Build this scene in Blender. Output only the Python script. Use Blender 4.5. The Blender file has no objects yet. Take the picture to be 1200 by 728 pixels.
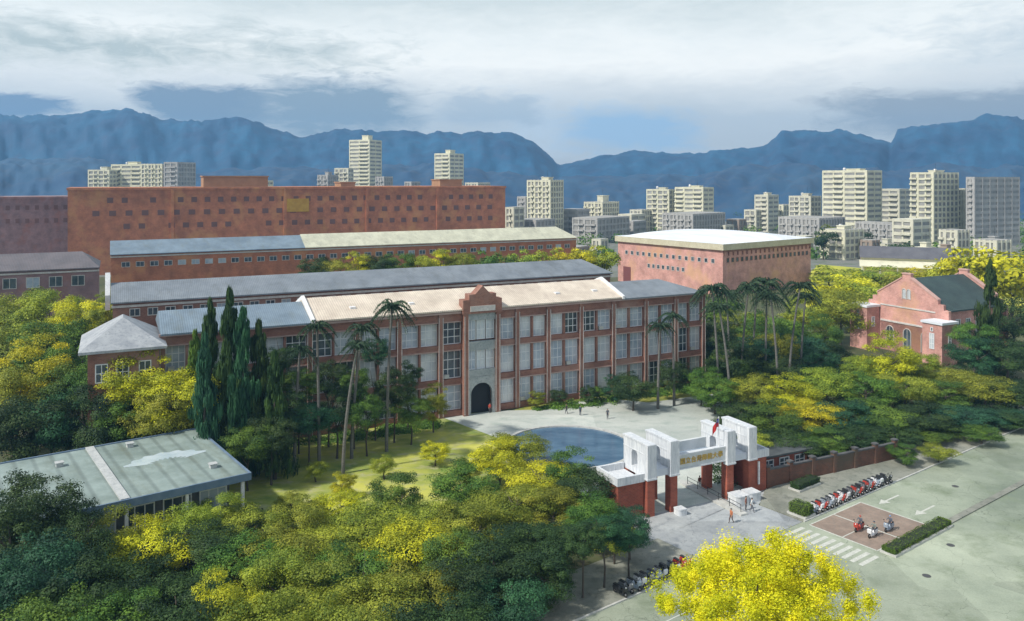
import bpy, bmesh, math, random
import numpy as np
from mathutils import Vector, Matrix

S = bpy.context.scene
COL = S.collection
R = math.radians
# ------------------------------------------------------------------ camera, sky, sun, exposure
F, CU, HV, H = 950.0, 600.0, 210.0, 40.0          # focal length and horizon in photo pixels, eye height in metres
cam = bpy.data.cameras.new('camera'); co = bpy.data.objects.new('camera', cam); COL.objects.link(co)
co.location = (0, 0, H); co.rotation_euler = (R(90), 0, 0)
cam.sensor_width = 36; cam.lens = F/1200*36; cam.shift_y = -(364-HV)/1200.0
cam.clip_start = 0.5; cam.clip_end = 12000
S.camera = co
S.view_settings.view_transform = 'Standard'; S.view_settings.look = 'None'
S.view_settings.exposure = 0.18; S.view_settings.gamma = 1.0
S.view_settings.use_curve_mapping = False
SUN_EL = 46.0
sdir = Vector((-0.85, -0.50, 0)).normalized()      # towards the sun, horizontally
sv = Vector((sdir.x*math.cos(R(SUN_EL)), sdir.y*math.cos(R(SUN_EL)), math.sin(R(SUN_EL))))
sl = bpy.data.lights.new('sun', 'SUN'); sl.energy = 4.0; sl.angle = R(2.5); sl.color = (1.0, 0.95, 0.86)
so = bpy.data.objects.new('sun', sl); COL.objects.link(so)
so.rotation_euler = sv.to_track_quat('Z', 'Y').to_euler(); so.location = (-200, -100, 250)

def nd(nt, t, **k):
    n = nt.nodes.new(t)
    for a, b in k.items():
        if a.startswith('i_'): n.inputs[a[2:].replace('_', ' ')].default_value = b
        else: setattr(n, a, b)
    return n
def srgb(r, g, b):
    f = lambda c: (c/255/12.92 if c/255 <= .04045 else ((c/255+.055)/1.055)**2.4)
    return (f(r), f(g), f(b), 1)

W = bpy.data.worlds.new('World'); S.world = W; W.use_nodes = True
nt = W.node_tree; nt.nodes.clear()
L = nt.links.new
def M(op, a, b=None, c=None, clamp=False):
    n = nt.nodes.new('ShaderNodeMath'); n.operation = op; n.use_clamp = clamp
    for i, v in enumerate((a, b, c)):
        if v is None: continue
        if isinstance(v, (int, float)): n.inputs[i].default_value = v
        else: L(v, n.inputs[i])
    return n.outputs[0]
def mixc(f, a, b):
    n = nt.nodes.new('ShaderNodeMix'); n.data_type = 'RGBA'
    if isinstance(f, (int, float)): n.inputs[0].default_value = f
    else: L(f, n.inputs[0])
    for s, v in ((6, a), (7, b)):
        if isinstance(v, tuple): n.inputs[s].default_value = v
        else: L(v, n.inputs[s])
    return n.outputs[2]
tc = nd(nt, 'ShaderNodeTexCoord'); sep = nd(nt, 'ShaderNodeSeparateXYZ'); L(tc.outputs['Generated'], sep.inputs[0])
az = M('ARCTAN2', sep.outputs[0], sep.outputs[1]); el = M('ARCSINE', sep.outputs[2])
mp = nd(nt, 'ShaderNodeCombineXYZ'); L(az, mp.inputs[0]); L(M('MULTIPLY', el, 3.2), mp.inputs[1])
nz = nd(nt, 'ShaderNodeTexNoise', i_Scale=5.5, i_Detail=7.0, i_Roughness=.58, i_Distortion=.35); L(mp.outputs[0], nz.inputs['Vector'])
nz2 = nd(nt, 'ShaderNodeTexNoise', i_Scale=26.0, i_Detail=9.0, i_Roughness=.68, i_Distortion=.6); L(mp.outputs[0], nz2.inputs['Vector'])
n0 = M('SUBTRACT', nz.outputs[0], .5); n1 = M('SUBTRACT', nz2.outputs[0], .5)
elw = M('ADD', el, M('ADD', M('MULTIPLY', n0, .075), M('MULTIPLY', n1, .035)))
ramp = nd(nt, 'ShaderNodeValToRGB'); L(M('DIVIDE', elw, .36), ramp.inputs[0])
cr = ramp.color_ramp
stops = [(0, (176, 184, 190)), (.20, (190, 198, 202)), (.30, (212, 216, 216)), (.385, (236, 237, 233)), (.48, (224, 228, 226)),
         (.60, (196, 205, 205)), (.72, (202, 210, 212)), (1, (178, 188, 194))]
cr.elements[0].position = 0; cr.elements[0].color = srgb(*stops[0][1])
cr.elements[1].position = 1; cr.elements[1].color = srgb(*stops[-1][1])
for p, c in stops[1:-1]:
    e = cr.elements.new(p); e.color = srgb(*c)
col = ramp.outputs[0]
def patch(col, u0, u1, v0, v1, c, soft=.35, amt=.9, nzk=1.5):
    nzk = nzk*1.5; soft = soft*1.25
    ac = math.atan(((u0+u1)/2-CU)/F); aw = abs(math.atan((u1-CU)/F)-math.atan((u0-CU)/F))/2
    ec = math.atan((HV-(v0+v1)/2)/F*math.cos(ac)); ew = (v1-v0)/2/F*math.cos(ac)
    a = M('ABSOLUTE', M('DIVIDE', M('SUBTRACT', az, ac), aw)); b = M('ABSOLUTE', M('DIVIDE', M('SUBTRACT', el, ec), ew))
    d = M('SUBTRACT', 1.08, M('POWER', M('ADD', M('POWER', a, 4.0), M('POWER', b, 3.0)), .3))
    d = M('ADD', d, M('ADD', M('MULTIPLY', n0, nzk), M('MULTIPLY', n1, nzk*.8)))
    m = M('MULTIPLY', M('DIVIDE', d, soft, clamp=True), amt)
    return mixc(m, col, srgb(*c))
col = patch(col, -400, 530, 15, 82, (160, 174, 174), .8, .85)
col = patch(col, 1000, 1600, -20, 95, (182, 194, 200), .9, .8)
col = patch(col, 560, 700, 105, 200, (190, 205, 218), .8, .7)
col = patch(col, 650, 835, 118, 185, (150, 184, 214), .5, .85, .9)
col = patch(col, -300, 112, 103, 140, (108, 134, 162), .3, .95, .9)
col = patch(col, 165, 335, 96, 150, (118, 138, 158), .35, .98, .9)
col = patch(col, 290, 505, 88, 165, (132, 150, 164), .4, .98, .9)
col = patch(col, 500, 640, 108, 150, (168, 182, 193), .5, .8)
col = patch(col, 925, 1500, 94, 160, (140, 151, 162), .4, .92, .9)
bgc = nd(nt, 'ShaderNodeBackground', i_Strength=1.26); L(col, bgc.inputs[0])
sky = nd(nt, 'ShaderNodeTexSky', sky_type='NISHITA', sun_disc=False, sun_elevation=R(SUN_EL), altitude=50)
sky.sun_rotation = math.atan2(sdir.x, sdir.y)
bgs = nd(nt, 'ShaderNodeBackground', i_Strength=.10); L(sky.outputs[0], bgs.inputs[0])
ms = nd(nt, 'ShaderNodeMixShader')
hi = M('MULTIPLY', M('SUBTRACT', el, .3), 1.2, clamp=True)
L(M('SUBTRACT', .96, M('MULTIPLY', hi, .45)), ms.inputs[0])
L(bgs.outputs[0], ms.inputs[1]); L(bgc.outputs[0], ms.inputs[2])
wo = nd(nt, 'ShaderNodeOutputWorld'); L(ms.outputs[0], wo.inputs[0])

HAZE_DENSITY = 0.00024
HAZE_COLOR = (0.26, 0.56, 0.95, 1)

# ------------------------------------------------------------------ helpers
def G(u, v, z=0.0):
    D = (H-z)*F/(v-HV)
    return Vector(((u-CU)*D/F, D, z))
def XD(u, D, z=0.0): return Vector(((u-CU)*D/F, D, z))
def ZV(v, D): return H-(v-HV)*D/F
rnd = random.Random(7)

def mat(name, c, c2=None, rough=.8, scale=1.0, detail=4, metal=0, bump=0, spec=None, ramp=(.35, .65), objrand=0, noise_rough=.6, stretch=None, trans=0, c3=None):
    m = bpy.data.materials.new(name); m.use_nodes = True
    nt = m.node_tree; b = nt.nodes['Principled BSDF']; l = nt.links.new
    b.inputs['Roughness'].default_value = rough; b.inputs['Metallic'].default_value = metal
    if spec is not None: b.inputs['Specular IOR Level'].default_value = spec
    out = None
    if c2 is not None:
        t = nd(nt, 'ShaderNodeTexCoord'); src = t.outputs['Object']
        if stretch:
            mpn = nd(nt, 'ShaderNodeMapping'); mpn.inputs['Scale'].default_value = stretch; l(src, mpn.inputs[0]); src = mpn.outputs[0]
        n = nd(nt, 'ShaderNodeTexNoise', i_Scale=scale, i_Detail=detail, i_Roughness=noise_rough); l(src, n.inputs['Vector'])
        r = nd(nt, 'ShaderNodeValToRGB'); r.color_ramp.elements[0].position = ramp[0]; r.color_ramp.elements[1].position = ramp[1]
        r.color_ramp.elements[0].color = (*c, 1); r.color_ramp.elements[1].color = (*c2, 1)
        l(n.outputs[0], r.inputs[0]); out = r.outputs[0]
        if c3 is not None:
            n3 = nd(nt, 'ShaderNodeTexNoise', i_Scale=scale*5.3, i_Detail=5, i_Roughness=.65); l(src, n3.inputs['Vector'])
            r3 = nd(nt, 'ShaderNodeMapRange'); r3.inputs[1].default_value = .5; r3.inputs[2].default_value = .72; l(n3.outputs[0], r3.inputs[0])
            x = nd(nt, 'ShaderNodeMix', data_type='RGBA'); l(r3.outputs[0], x.inputs[0]); l(out, x.inputs[6]); x.inputs[7].default_value = (*c3, 1); out = x.outputs[2]
        if bump:
            nb = nd(nt, 'ShaderNodeTexNoise', i_Scale=scale*6, i_Detail=6); l(src, nb.inputs['Vector'])
            bp = nd(nt, 'ShaderNodeBump', i_Strength=bump); l(nb.outputs[0], bp.inputs['Height']); l(bp.outputs[0], b.inputs['Normal'])
    if objrand:
        oi = nd(nt, 'ShaderNodeObjectInfo'); hs = nd(nt, 'ShaderNodeHueSaturation')
        mr = nd(nt, 'ShaderNodeMapRange'); mr.inputs[3].default_value = 1-objrand; mr.inputs[4].default_value = 1+objrand
        l(oi.outputs['Random'], mr.inputs[0]); l(mr.outputs[0], hs.inputs['Value'])
        if out is not None: l(out, hs.inputs['Color'])
        else: hs.inputs['Color'].default_value = (*c, 1)
        out = hs.outputs[0]
    if out is not None: l(out, b.inputs['Base Color'])
    else: b.inputs['Base Color'].default_value = (*c, 1)
    return m

def brick_mat(name, c1, c2, mortar, bump=.25, blotch=None):
    m = bpy.data.materials.new(name); m.use_nodes = True
    nt = m.node_tree; b = nt.nodes['Principled BSDF']; l = nt.links.new; b.inputs['Roughness'].default_value = .88
    t = nd(nt, 'ShaderNodeTexCoord')
    # brick courses laid along x+y and z so every upright face gets them
    sx = nd(nt, 'ShaderNodeSeparateXYZ'); l(t.outputs['Object'], sx.inputs[0])
    ad = nd(nt, 'ShaderNodeMath', operation='ADD'); l(sx.outputs[0], ad.inputs[0]); l(sx.outputs[1], ad.inputs[1])
    cb = nd(nt, 'ShaderNodeCombineXYZ'); l(ad.outputs[0], cb.inputs[0]); l(sx.outputs[2], cb.inputs[1])
    br = nd(nt, 'ShaderNodeTexBrick', i_Scale=1.0); br.inputs['Brick Width'].default_value = .42; br.inputs['Row Height'].default_value = .16
    br.inputs['Mortar Size'].default_value = .014
    br.inputs['Color1'].default_value = (*c1, 1); br.inputs['Color2'].default_value = (*c2, 1); br.inputs['Mortar'].default_value = (*mortar, 1)
    l(cb.outputs[0], br.inputs['Vector'])
    n = nd(nt, 'ShaderNodeTexNoise', i_Scale=.28, i_Detail=7, i_Roughness=.65); l(t.outputs['Object'], n.inputs['Vector'])
    mr = nd(nt, 'ShaderNodeMapRange'); mr.inputs[1].default_value = .3; mr.inputs[2].default_value = .7; mr.inputs[3].default_value = .62; mr.inputs[4].default_value = 1.25
    l(n.outputs[0], mr.inputs[0])
    hs = nd(nt, 'ShaderNodeHueSaturation'); l(mr.outputs[0], hs.inputs['Value']); l(br.outputs[0], hs.inputs['Color'])
    out = hs.outputs[0]
    if blotch:
        n2 = nd(nt, 'ShaderNodeTexNoise', i_Scale=.11, i_Detail=5, i_Roughness=.6); l(t.outputs['Object'], n2.inputs['Vector'])
        m2 = nd(nt, 'ShaderNodeMapRange'); m2.inputs[1].default_value = .52; m2.inputs[2].default_value = .66; m2.inputs[4].default_value = .75; l(n2.outputs[0], m2.inputs[0])
        x = nd(nt, 'ShaderNodeMix', data_type='RGBA'); l(m2.outputs[0], x.inputs[0]); l(out, x.inputs[6]); x.inputs[7].default_value = (*blotch, 1); out = x.outputs[2]
    l(out, b.inputs['Base Color'])
    return m

def roof_mat(name, c1, c2, seam=.5, along='X', rough=.6, stain=None):
    m = bpy.data.materials.new(name); m.use_nodes = True
    nt = m.node_tree; b = nt.nodes['Principled BSDF']; l = nt.links.new; b.inputs['Roughness'].default_value = rough
    t = nd(nt, 'ShaderNodeTexCoord')
    n = nd(nt, 'ShaderNodeTexNoise', i_Scale=.22, i_Detail=8, i_Roughness=.7); l(t.outputs['Object'], n.inputs['Vector'])
    r = nd(nt, 'ShaderNodeValToRGB'); r.color_ramp.elements[0].position = .34; r.color_ramp.elements[1].position = .62
    r.color_ramp.elements[0].color = (*c2, 1); r.color_ramp.elements[1].color = (*c1, 1); l(n.outputs[0], r.inputs[0])
    w = nd(nt, 'ShaderNodeTexWave', i_Scale=1/seam/6.2832*6.2832*.5); w.bands_direction = along; l(t.outputs['Object'], w.inputs['Vector'])
    mr = nd(nt, 'ShaderNodeMapRange'); mr.inputs[1].default_value = 0; mr.inputs[2].default_value = .25; mr.inputs[3].default_value = .72; mr.inputs[4].default_value = 1
    l(w.outputs[0], mr.inputs[0]); hs = nd(nt, 'ShaderNodeHueSaturation'); l(mr.outputs[0], hs.inputs['Value']); l(r.outputs[0], hs.inputs['Color'])
    out = hs.outputs[0]
    if stain:
        n2 = nd(nt, 'ShaderNodeTexNoise', i_Scale=.6, i_Detail=9, i_Roughness=.75); mpn = nd(nt, 'ShaderNodeMapping'); mpn.inputs['Scale'].default_value = (1, .25, 1)
        l(t.outputs['Object'], mpn.inputs[0]); l(mpn.outputs[0], n2.inputs['Vector'])
        m2 = nd(nt, 'ShaderNodeMapRange'); m2.inputs[1].default_value = .5; m2.inputs[2].default_value = .7; m2.inputs[4].default_value = .6; l(n2.outputs[0], m2.inputs[0])
        x = nd(nt, 'ShaderNodeMix', data_type='RGBA'); l(m2.outputs[0], x.inputs[0]); l(out, x.inputs[6]); x.inputs[7].default_value = (*stain, 1); out = x.outputs[2]
    l(out, b.inputs['Base Color'])
    bp = nd(nt, 'ShaderNodeBump', i_Strength=.4, i_Distance=.06); l(w.outputs[0], bp.inputs['Height']); l(bp.outputs[0], b.inputs['Normal'])
    return m

def leaf_mat(name, dark, light, var=.12, trans=.25):
    m = bpy.data.materials.new(name); m.use_nodes = True
    nt = m.node_tree; b = nt.nodes['Principled BSDF']; l = nt.links.new
    b.inputs['Roughness'].default_value = .62; b.inputs['Specular IOR Level'].default_value = .25
    a = nd(nt, 'ShaderNodeAttribute', attribute_name='tint')
    x = nd(nt, 'ShaderNodeMix', data_type='RGBA'); l(a.outputs['Fac'], x.inputs[0]); x.inputs[6].default_value = (*dark, 1); x.inputs[7].default_value = (*light, 1)
    oi = nd(nt, 'ShaderNodeObjectInfo'); hs = nd(nt, 'ShaderNodeHueSaturation')
    mr = nd(nt, 'ShaderNodeMapRange'); mr.inputs[3].default_value = 1-var; mr.inputs[4].default_value = 1+var; l(oi.outputs['Random'], mr.inputs[0]); l(mr.outputs[0], hs.inputs['Value'])
    ml = nd(nt, 'ShaderNodeMath', operation='MULTIPLY', i_Value=0); l(oi.outputs['Random'], ml.inputs[0]); ml.inputs[1].default_value = 7.13
    fr = nd(nt, 'ShaderNodeMath', operation='FRACT'); l(ml.outputs[0], fr.inputs[0])
    mh = nd(nt, 'ShaderNodeMapRange'); mh.inputs[3].default_value = .485; mh.inputs[4].default_value = .515; l(fr.outputs[0], mh.inputs[0]); l(mh.outputs[0], hs.inputs['Hue'])
    l(x.outputs[2], hs.inputs['Color']); l(hs.outputs[0], b.inputs['Base Color'])
    tr = nd(nt, 'ShaderNodeBsdfTranslucent'); l(hs.outputs[0], tr.inputs[0])
    mx = nd(nt, 'ShaderNodeMixShader'); mx.inputs[0].default_value = trans
    l(b.outputs[0], mx.inputs[1]); l(tr.outputs[0], mx.inputs[2]); l(mx.outputs[0], nt.nodes['Material Output'].inputs[0])
    return m

class MB:
    def __init__(s): s.v, s.f, s.m, s.sm = [], [], [], []
    def add(s, vs, fs, m=0, sm=False):
        o = len(s.v); s.v += [tuple(p) for p in vs]; s.f += [tuple(i+o for i in f) for f in fs]; s.m += [m]*len(fs); s.sm += [sm]*len(fs); return s
    def box(s, x0, x1, y0, y1, z0, z1, m=0):
        return s.add([(x0,y0,z0),(x1,y0,z0),(x1,y1,z0),(x0,y1,z0),(x0,y0,z1),(x1,y0,z1),(x1,y1,z1),(x0,y1,z1)],
                     [(0,3,2,1),(4,5,6,7),(0,1,5,4),(1,2,6,5),(2,3,7,6),(3,0,4,7)], m)
    def prism(s, pts, z0, z1, m=0):            # outline in xy, raised in z
        n = len(pts)
        return s.add([(p[0],p[1],z0) for p in pts]+[(p[0],p[1],z1) for p in pts],
                     [tuple(range(n))[::-1], tuple(range(n,2*n))]+[(i,(i+1)%n,n+(i+1)%n,n+i) for i in range(n)], m)
    def slab(s, pts, a0, a1, axis='y', m=0):    # outline in xz run along y, or in yz run along x
        n = len(pts)
        if axis == 'y': vs = [(p[0],a0,p[1]) for p in pts]+[(p[0],a1,p[1]) for p in pts]
        else: vs = [(a0,p[0],p[1]) for p in pts]+[(a1,p[0],p[1]) for p in pts]
        return s.add(vs, [tuple(range(n)), tuple(range(n,2*n))[::-1]]+[(i,n+i,n+(i+1)%n,(i+1)%n) for i in range(n)], m)
    def tube(s, p0, p1, r0, r1, n=8, m=0, cap=True, sm=True):
        p0, p1 = Vector(p0), Vector(p1); d = (p1-p0); q = d.to_track_quat('Z','Y')
        vs = []
        for p, r in ((p0,r0),(p1,r1)):
            for i in range(n):
                a = 2*math.pi*i/n; vs.append(p+q@Vector((math.cos(a)*r, math.sin(a)*r, 0)))
        fs = [(i,(i+1)%n,n+(i+1)%n,n+i) for i in range(n)]
        s.add(vs, fs, m, sm)
        if cap: s.add(vs, [tuple(range(n))[::-1], tuple(range(n,2*n))], m)
        return s
    def lathe(s, c, prof, n=16, m=0, axis='z', sm=True):
        vs, fs = [], []
        for r, h in prof:
            for i in range(n):
                a = 2*math.pi*i/n
                p = (r*math.cos(a), r*math.sin(a), h) if axis == 'z' else ((r*math.cos(a), h, r*math.sin(a)) if axis == 'y' else (h, r*math.cos(a), r*math.sin(a)))
                vs.append((c[0]+p[0], c[1]+p[1], c[2]+p[2]))
        for j in range(len(prof)-1):
            for i in range(n): fs.append((j*n+i, j*n+(i+1)%n, (j+1)*n+(i+1)%n, (j+1)*n+i))
        return s.add(vs, fs, m, sm)
    def build(s, name, mats, parent=None, loc=None, rot=None):
        me = bpy.data.meshes.new(name); me.from_pydata(s.v, [], s.f)
        for q in (mats if isinstance(mats, (list, tuple)) else [mats]): me.materials.append(q)
        me.polygons.foreach_set('material_index', s.m); me.polygons.foreach_set('use_smooth', s.sm)
        bm = bmesh.new(); bm.from_mesh(me); bmesh.ops.recalc_face_normals(bm, faces=bm.faces); bm.to_mesh(me); bm.free()
        o = bpy.data.objects.new(name, me); COL.objects.link(o)
        if parent: o.parent = parent
        if loc is not None: o.location = loc
        if rot is not None: o.rotation_euler = (0,0,rot)
        return o

def tag(o, label=None, cat=None, group=None, kind=None):
    if label: o['label'] = label
    if cat: o['category'] = cat
    if group: o['group'] = group
    if kind: o['kind'] = kind
    return o
def empty(name, loc, rz=0, label=None, cat=None, group=None):
    o = bpy.data.objects.new(name, None); COL.objects.link(o); o.location = loc; o.rotation_euler = (0,0,rz); o.empty_display_size = .5
    return tag(o, label, cat, group)
def copy_tree(o, parent=None):
    c = o.copy(); COL.objects.link(c)
    if parent: c.parent = parent
    for ch in list(o.children): copy_tree(ch, c)
    return c

# ------------------------------------------------------------------ materials
brick = brick_mat('brick', (.31,.135,.09), (.235,.095,.065), (.33,.23,.19), blotch=(.38,.24,.19))
brick_pink = brick_mat('pink_brick', (.64,.33,.28), (.54,.25,.21), (.58,.41,.37), blotch=(.62,.36,.21))
brick_far = brick_mat('far_brick', (.52,.19,.085), (.43,.145,.07), (.36,.18,.12), blotch=(.56,.27,.11))
brick_mauve = brick_mat('mauve_brick', (.30,.18,.17), (.26,.16,.17), (.28,.20,.21), blotch=(.32,.13,.09))
stone = mat('stone_trim', (.52,.49,.46), (.66,.63,.60), scale=.8, c3=(.38,.36,.35))
white = mat('white_render', (.70,.70,.72), (.84,.84,.84), scale=.9, c3=(.55,.55,.57))
cream_roof = roof_mat('cream_roof_sheet', (.78,.68,.56), (.56,.47,.38), .6, stain=(.45,.36,.3))
pale_roof = roof_mat('pale_roof_sheet', (.66,.65,.50), (.48,.47,.36), .6, stain=(.3,.3,.24))
grey_roof = roof_mat('grey_roof_sheet', (.245,.275,.31), (.16,.185,.215), .5, stain=(.12,.13,.13))
bluegrey_roof = roof_mat('blue_grey_roof_sheet', (.22,.29,.36), (.14,.19,.24), .5, stain=(.16,.18,.16))
slate = roof_mat('dark_slate', (.050,.085,.080), (.028,.050,.050), .35, stain=(.02,.03,.03))
white_roof = mat('white_roof_membrane', (.66,.70,.76), (.88,.89,.92), scale=.15, rough=.5, stretch=(1,.3,1))
gutter_cream = mat('pale_green_fascia', (.50,.53,.40), (.60,.62,.50), scale=.5)
concrete = mat('concrete', (.40,.42,.42), (.52,.53,.52), scale=.7, c3=(.30,.31,.32))
white_frame = mat('white_window_frame', (.72,.74,.76), rough=.5)
def glass_mat(name, c, c2):
    return mat(name, c, c2, rough=.14, scale=.35, detail=3, spec=.8)
pane_a = glass_mat('pane_with_blinds', (.46,.52,.58), (.70,.73,.74))
pane_b = glass_mat('pane_pale', (.32,.39,.48), (.54,.60,.67))
pane_c = glass_mat('pane_dark', (.035,.05,.065), (.12,.15,.17))
dark_void = mat('dark_interior', (.02,.022,.025), rough=.9)
dark_metal = mat('dark_metal', (.05,.055,.06), rough=.45, metal=.6)
bark = mat('bark', (.055,.045,.035), (.12,.10,.08), scale=3, bump=.4, stretch=(1,1,.25))
palm_bark = mat('palm_bark', (.10,.10,.095), (.18,.17,.155), scale=3, stretch=(1,1,3))
LEAF = dict(
    yellow=leaf_mat('yellow_leaves', (.24,.27,.02), (.85,.78,.03)),
    lime=leaf_mat('lime_leaves', (.14,.21,.03), (.50,.55,.05)),
    olive=leaf_mat('olive_leaves', (.12,.16,.02), (.42,.44,.05)),
    green=leaf_mat('green_leaves', (.045,.11,.025), (.19,.31,.04)),
    dark=leaf_mat('dark_leaves', (.018,.045,.02), (.085,.145,.035)),
    teal=leaf_mat('blue_green_leaves', (.018,.06,.035), (.07,.20,.085)),
    blossom=leaf_mat('golden_leaves', (.34,.42,.01), (.96,.93,.02), trans=.35),
    palm=leaf_mat('palm_fronds', (.02,.045,.03), (.06,.11,.05)),
)

# ------------------------------------------------------------------ foliage meshes (unit radius)
def leaf_mesh(name, pts, nrm, size, tint, aspect=.62, seed=1):
    rg = np.random.default_rng(seed); n = len(pts)
    rv = rg.normal(size=(n,3)); t = np.cross(nrm, rv); t /= np.linalg.norm(t,axis=1,keepdims=True)+1e-9
    b = np.cross(nrm, t)
    s = np.asarray(size).reshape(-1,1)*np.ones((n,1))
    a = t*s*.5; c = b*s*.5*aspect
    bend = nrm*s*.12
    V = np.stack([pts-a+bend*0, pts-c-bend, pts+a, pts+c-bend], axis=1).reshape(-1,3)
    me = bpy.data.meshes.new(name)
    me.vertices.add(4*n); me.vertices.foreach_set('co', V.astype(np.float32).ravel())
    me.loops.add(4*n); me.loops.foreach_set('vertex_index', np.arange(4*n, dtype=np.int32))
    me.polygons.add(n); me.polygons.foreach_set('loop_start', np.arange(0,4*n,4,dtype=np.int32)); me.polygons.foreach_set('loop_total', np.full(n,4,dtype=np.int32))
    at = me.attributes.new('tint','FLOAT','FACE'); at.data.foreach_set('value', np.clip(tint,0,1).astype(np.float32))
    me.update(); me.validate(); me.materials.append(LEAF['green'])
    return me
def unit(v): return v/(np.linalg.norm(v,axis=1,keepdims=True)+1e-9)
def crown_mesh(name, seed, n=17000, clumps=60, leaf=.047, flat=1.0, clump_r=(.12,.31), tall=False, core=.12):
    rg = np.random.default_rng(seed)
    d = unit(rg.normal(size=(clumps,3))); d[:,2] = d[:,2]*.9+.12
    rad = rg.uniform(.45,.86,size=(clumps,1))**.8
    C = d*rad*(1+.16*np.sin(3*d[:,:1]*2+seed)+.12*np.sin(5*d[:,1:2]+seed*2))
    C[:,2] *= flat
    if tall: C[:,:2] *= np.clip(1.0-.55*(C[:,2:3]+1)/2,.2,1); 
    r = rg.uniform(*clump_r,size=clumps)
    w = r**2; k = rg.choice(clumps, size=n, p=w/w.sum())
    dd = unit(rg.normal(size=(n,3))); dd[:,2] = np.where(dd[:,2]<-.35, -dd[:,2]*.6, dd[:,2]); dd = unit(dd)
    rr = rg.uniform(.55,1.12,size=(n,1))
    P = C[k]+dd*rr*r[k][:,None]*np.array([1.15,1.15,.8])+rg.normal(size=(n,3))*.018
    nr = unit(dd*1.0+unit(P-np.array([0,0,-.3]))*.5+rg.normal(size=(n,3))*.4)
    ct = rg.uniform(0,1,size=clumps)
    tint = ct[k]*.7+rg.uniform(-.2,.35,size=n)
    return leaf_mesh(name, P, nr, leaf*rg.uniform(.6,1.35,size=n), tint, seed=seed)
CROWN = [crown_mesh('crown', 11), crown_mesh('crown', 23, clumps=80, clump_r=(.10,.25)), crown_mesh('crown', 37, clumps=44, clump_r=(.15,.34), flat=.85),
         crown_mesh('crown', 51, clumps=52, flat=1.1)]
FAR_CROWN = [crown_mesh('crown', 71, n=2600, leaf=.12, clumps=26, clump_r=(.25,.42)), crown_mesh('crown', 83, n=2600, leaf=.12, clumps=30, clump_r=(.22,.4))]
def conifer_mesh(name, seed, n=7000):
    rg = np.random.default_rng(seed)
    layers = 120; zc = rg.uniform(0.02,1,size=layers); an = rg.uniform(0,2*np.pi,size=layers)
    rmax = (1-zc)**.8*1.0+.06
    rc = rmax*rg.uniform(.35,1.25,size=layers)*(1+.3*np.sin(zc*17+seed))
    C = np.stack([np.cos(an)*rc, np.sin(an)*rc, zc],axis=1); r = .25*rmax+.1
    k = rg.integers(0,layers,size=n); dd = unit(rg.normal(size=(n,3)))
    P = C[k]+dd*(rg.uniform(.4,1,size=(n,1)))*r[k][:,None]*np.array([1,1,.26])
    nr = unit(dd+rg.normal(size=(n,3))*.4)
    return leaf_mesh(name, P, nr, .09*rg.uniform(.6,1.3,size=n), rg.uniform(0,1,size=layers)[k]*.7+rg.uniform(0,.3,size=n), seed=seed)
CONIFER = [conifer_mesh('crown', 5), conifer_mesh('crown', 6)]
def trunk_mesh(seed, slim=False):
    rg = random.Random(seed); b = MB()
    pts = [Vector((0,0,0)), Vector((rg.uniform(-.03,.03),rg.uniform(-.03,.03),.35)), Vector((rg.uniform(-.06,.06),rg.uniform(-.06,.06),.7)), Vector((rg.uniform(-.08,.08),rg.uniform(-.08,.08),1.05))]
    rr = [.045,.034,.026,.012]
    b.tube((0,0,-.03), pts[0]+Vector((0,0,.05)), .065, .045, 8, cap=False)
    for i in range(3): b.tube(pts[i], pts[i+1], rr[i], rr[i+1], 8, cap=False)
    for k in range(6):
        z = .5+.08*k; a = k*2.4+rg.uniform(0,1); base = pts[1].lerp(pts[2], min(1,(z-.35)/.35)) if z < .7 else pts[2].lerp(pts[3],(z-.7)/.35)
        mid = base+Vector((math.cos(a)*.18,math.sin(a)*.18,.14)); end = mid+Vector((math.cos(a+.3)*.18,math.sin(a+.3)*.18,.16))
        b.tube(base, mid, .02, .013, 6, cap=False); b.tube(mid, end, .013, .005, 6, cap=False)
    o = b.build('trunk', bark); me = o.data; bpy.data.objects.remove(o); return me
TRUNK = [trunk_mesh(i) for i in range(3)]

tree_n = [0]
def tree(u, vtop, D, Rm, kind, label, cat='tree', group=None, name=None, low=None, shape=None, ztop=None):
    i = tree_n[0]; tree_n[0] += 1
    zt = ztop if ztop else max(3.0, ZV(vtop, D)); p = XD(u, D)
    rz = min(Rm*.95, zt*.46) if low is None else (zt-low)/2
    o = empty(name or 'broadleaf_tree', p, rnd.uniform(0,6.28), label, cat, group)
    cs = FAR_CROWN if D > 200 else CROWN
    me = cs[i % len(cs)] if shape is None else cs[shape]
    cr = bpy.data.objects.new('crown', me); COL.objects.link(cr); cr.parent = o
    cr.location = (0,0,zt-rz*1.02); cr.scale = (Rm*rnd.uniform(.86,1.14), Rm*rnd.uniform(.86,1.14), rz)
    cr.material_slots[0].link = 'OBJECT'; cr.material_slots[0].material = LEAF[kind]
    t = bpy.data.objects.new('trunk', TRUNK[i%3]); COL.objects.link(t); t.parent = o
    th = zt-rz*.9; w = max(Rm*1.3, 3.5); t.scale = (w*.75, w*.75, th)
    return o
def conifer(u, vtop, D, Rm, kind, label, cat='tree', name='conifer_tree', low=1.0, group=None):
    i = tree_n[0]; tree_n[0] += 1
    zt = ZV(vtop, D); o = empty(name, XD(u, D), rnd.uniform(0,6.28), label, cat, group)
    cr = bpy.data.objects.new('crown', CONIFER[i%2]); COL.objects.link(cr); cr.parent = o
    cr.location = (0,0,low); cr.scale = (Rm,Rm,zt-low); cr.material_slots[0].link = 'OBJECT'; cr.material_slots[0].material = LEAF[kind]
    b = MB(); b.tube((0,0,-.1),(0,0,zt*.9),.3,.06,8); b.build('trunk', bark, o)
    return o

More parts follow.
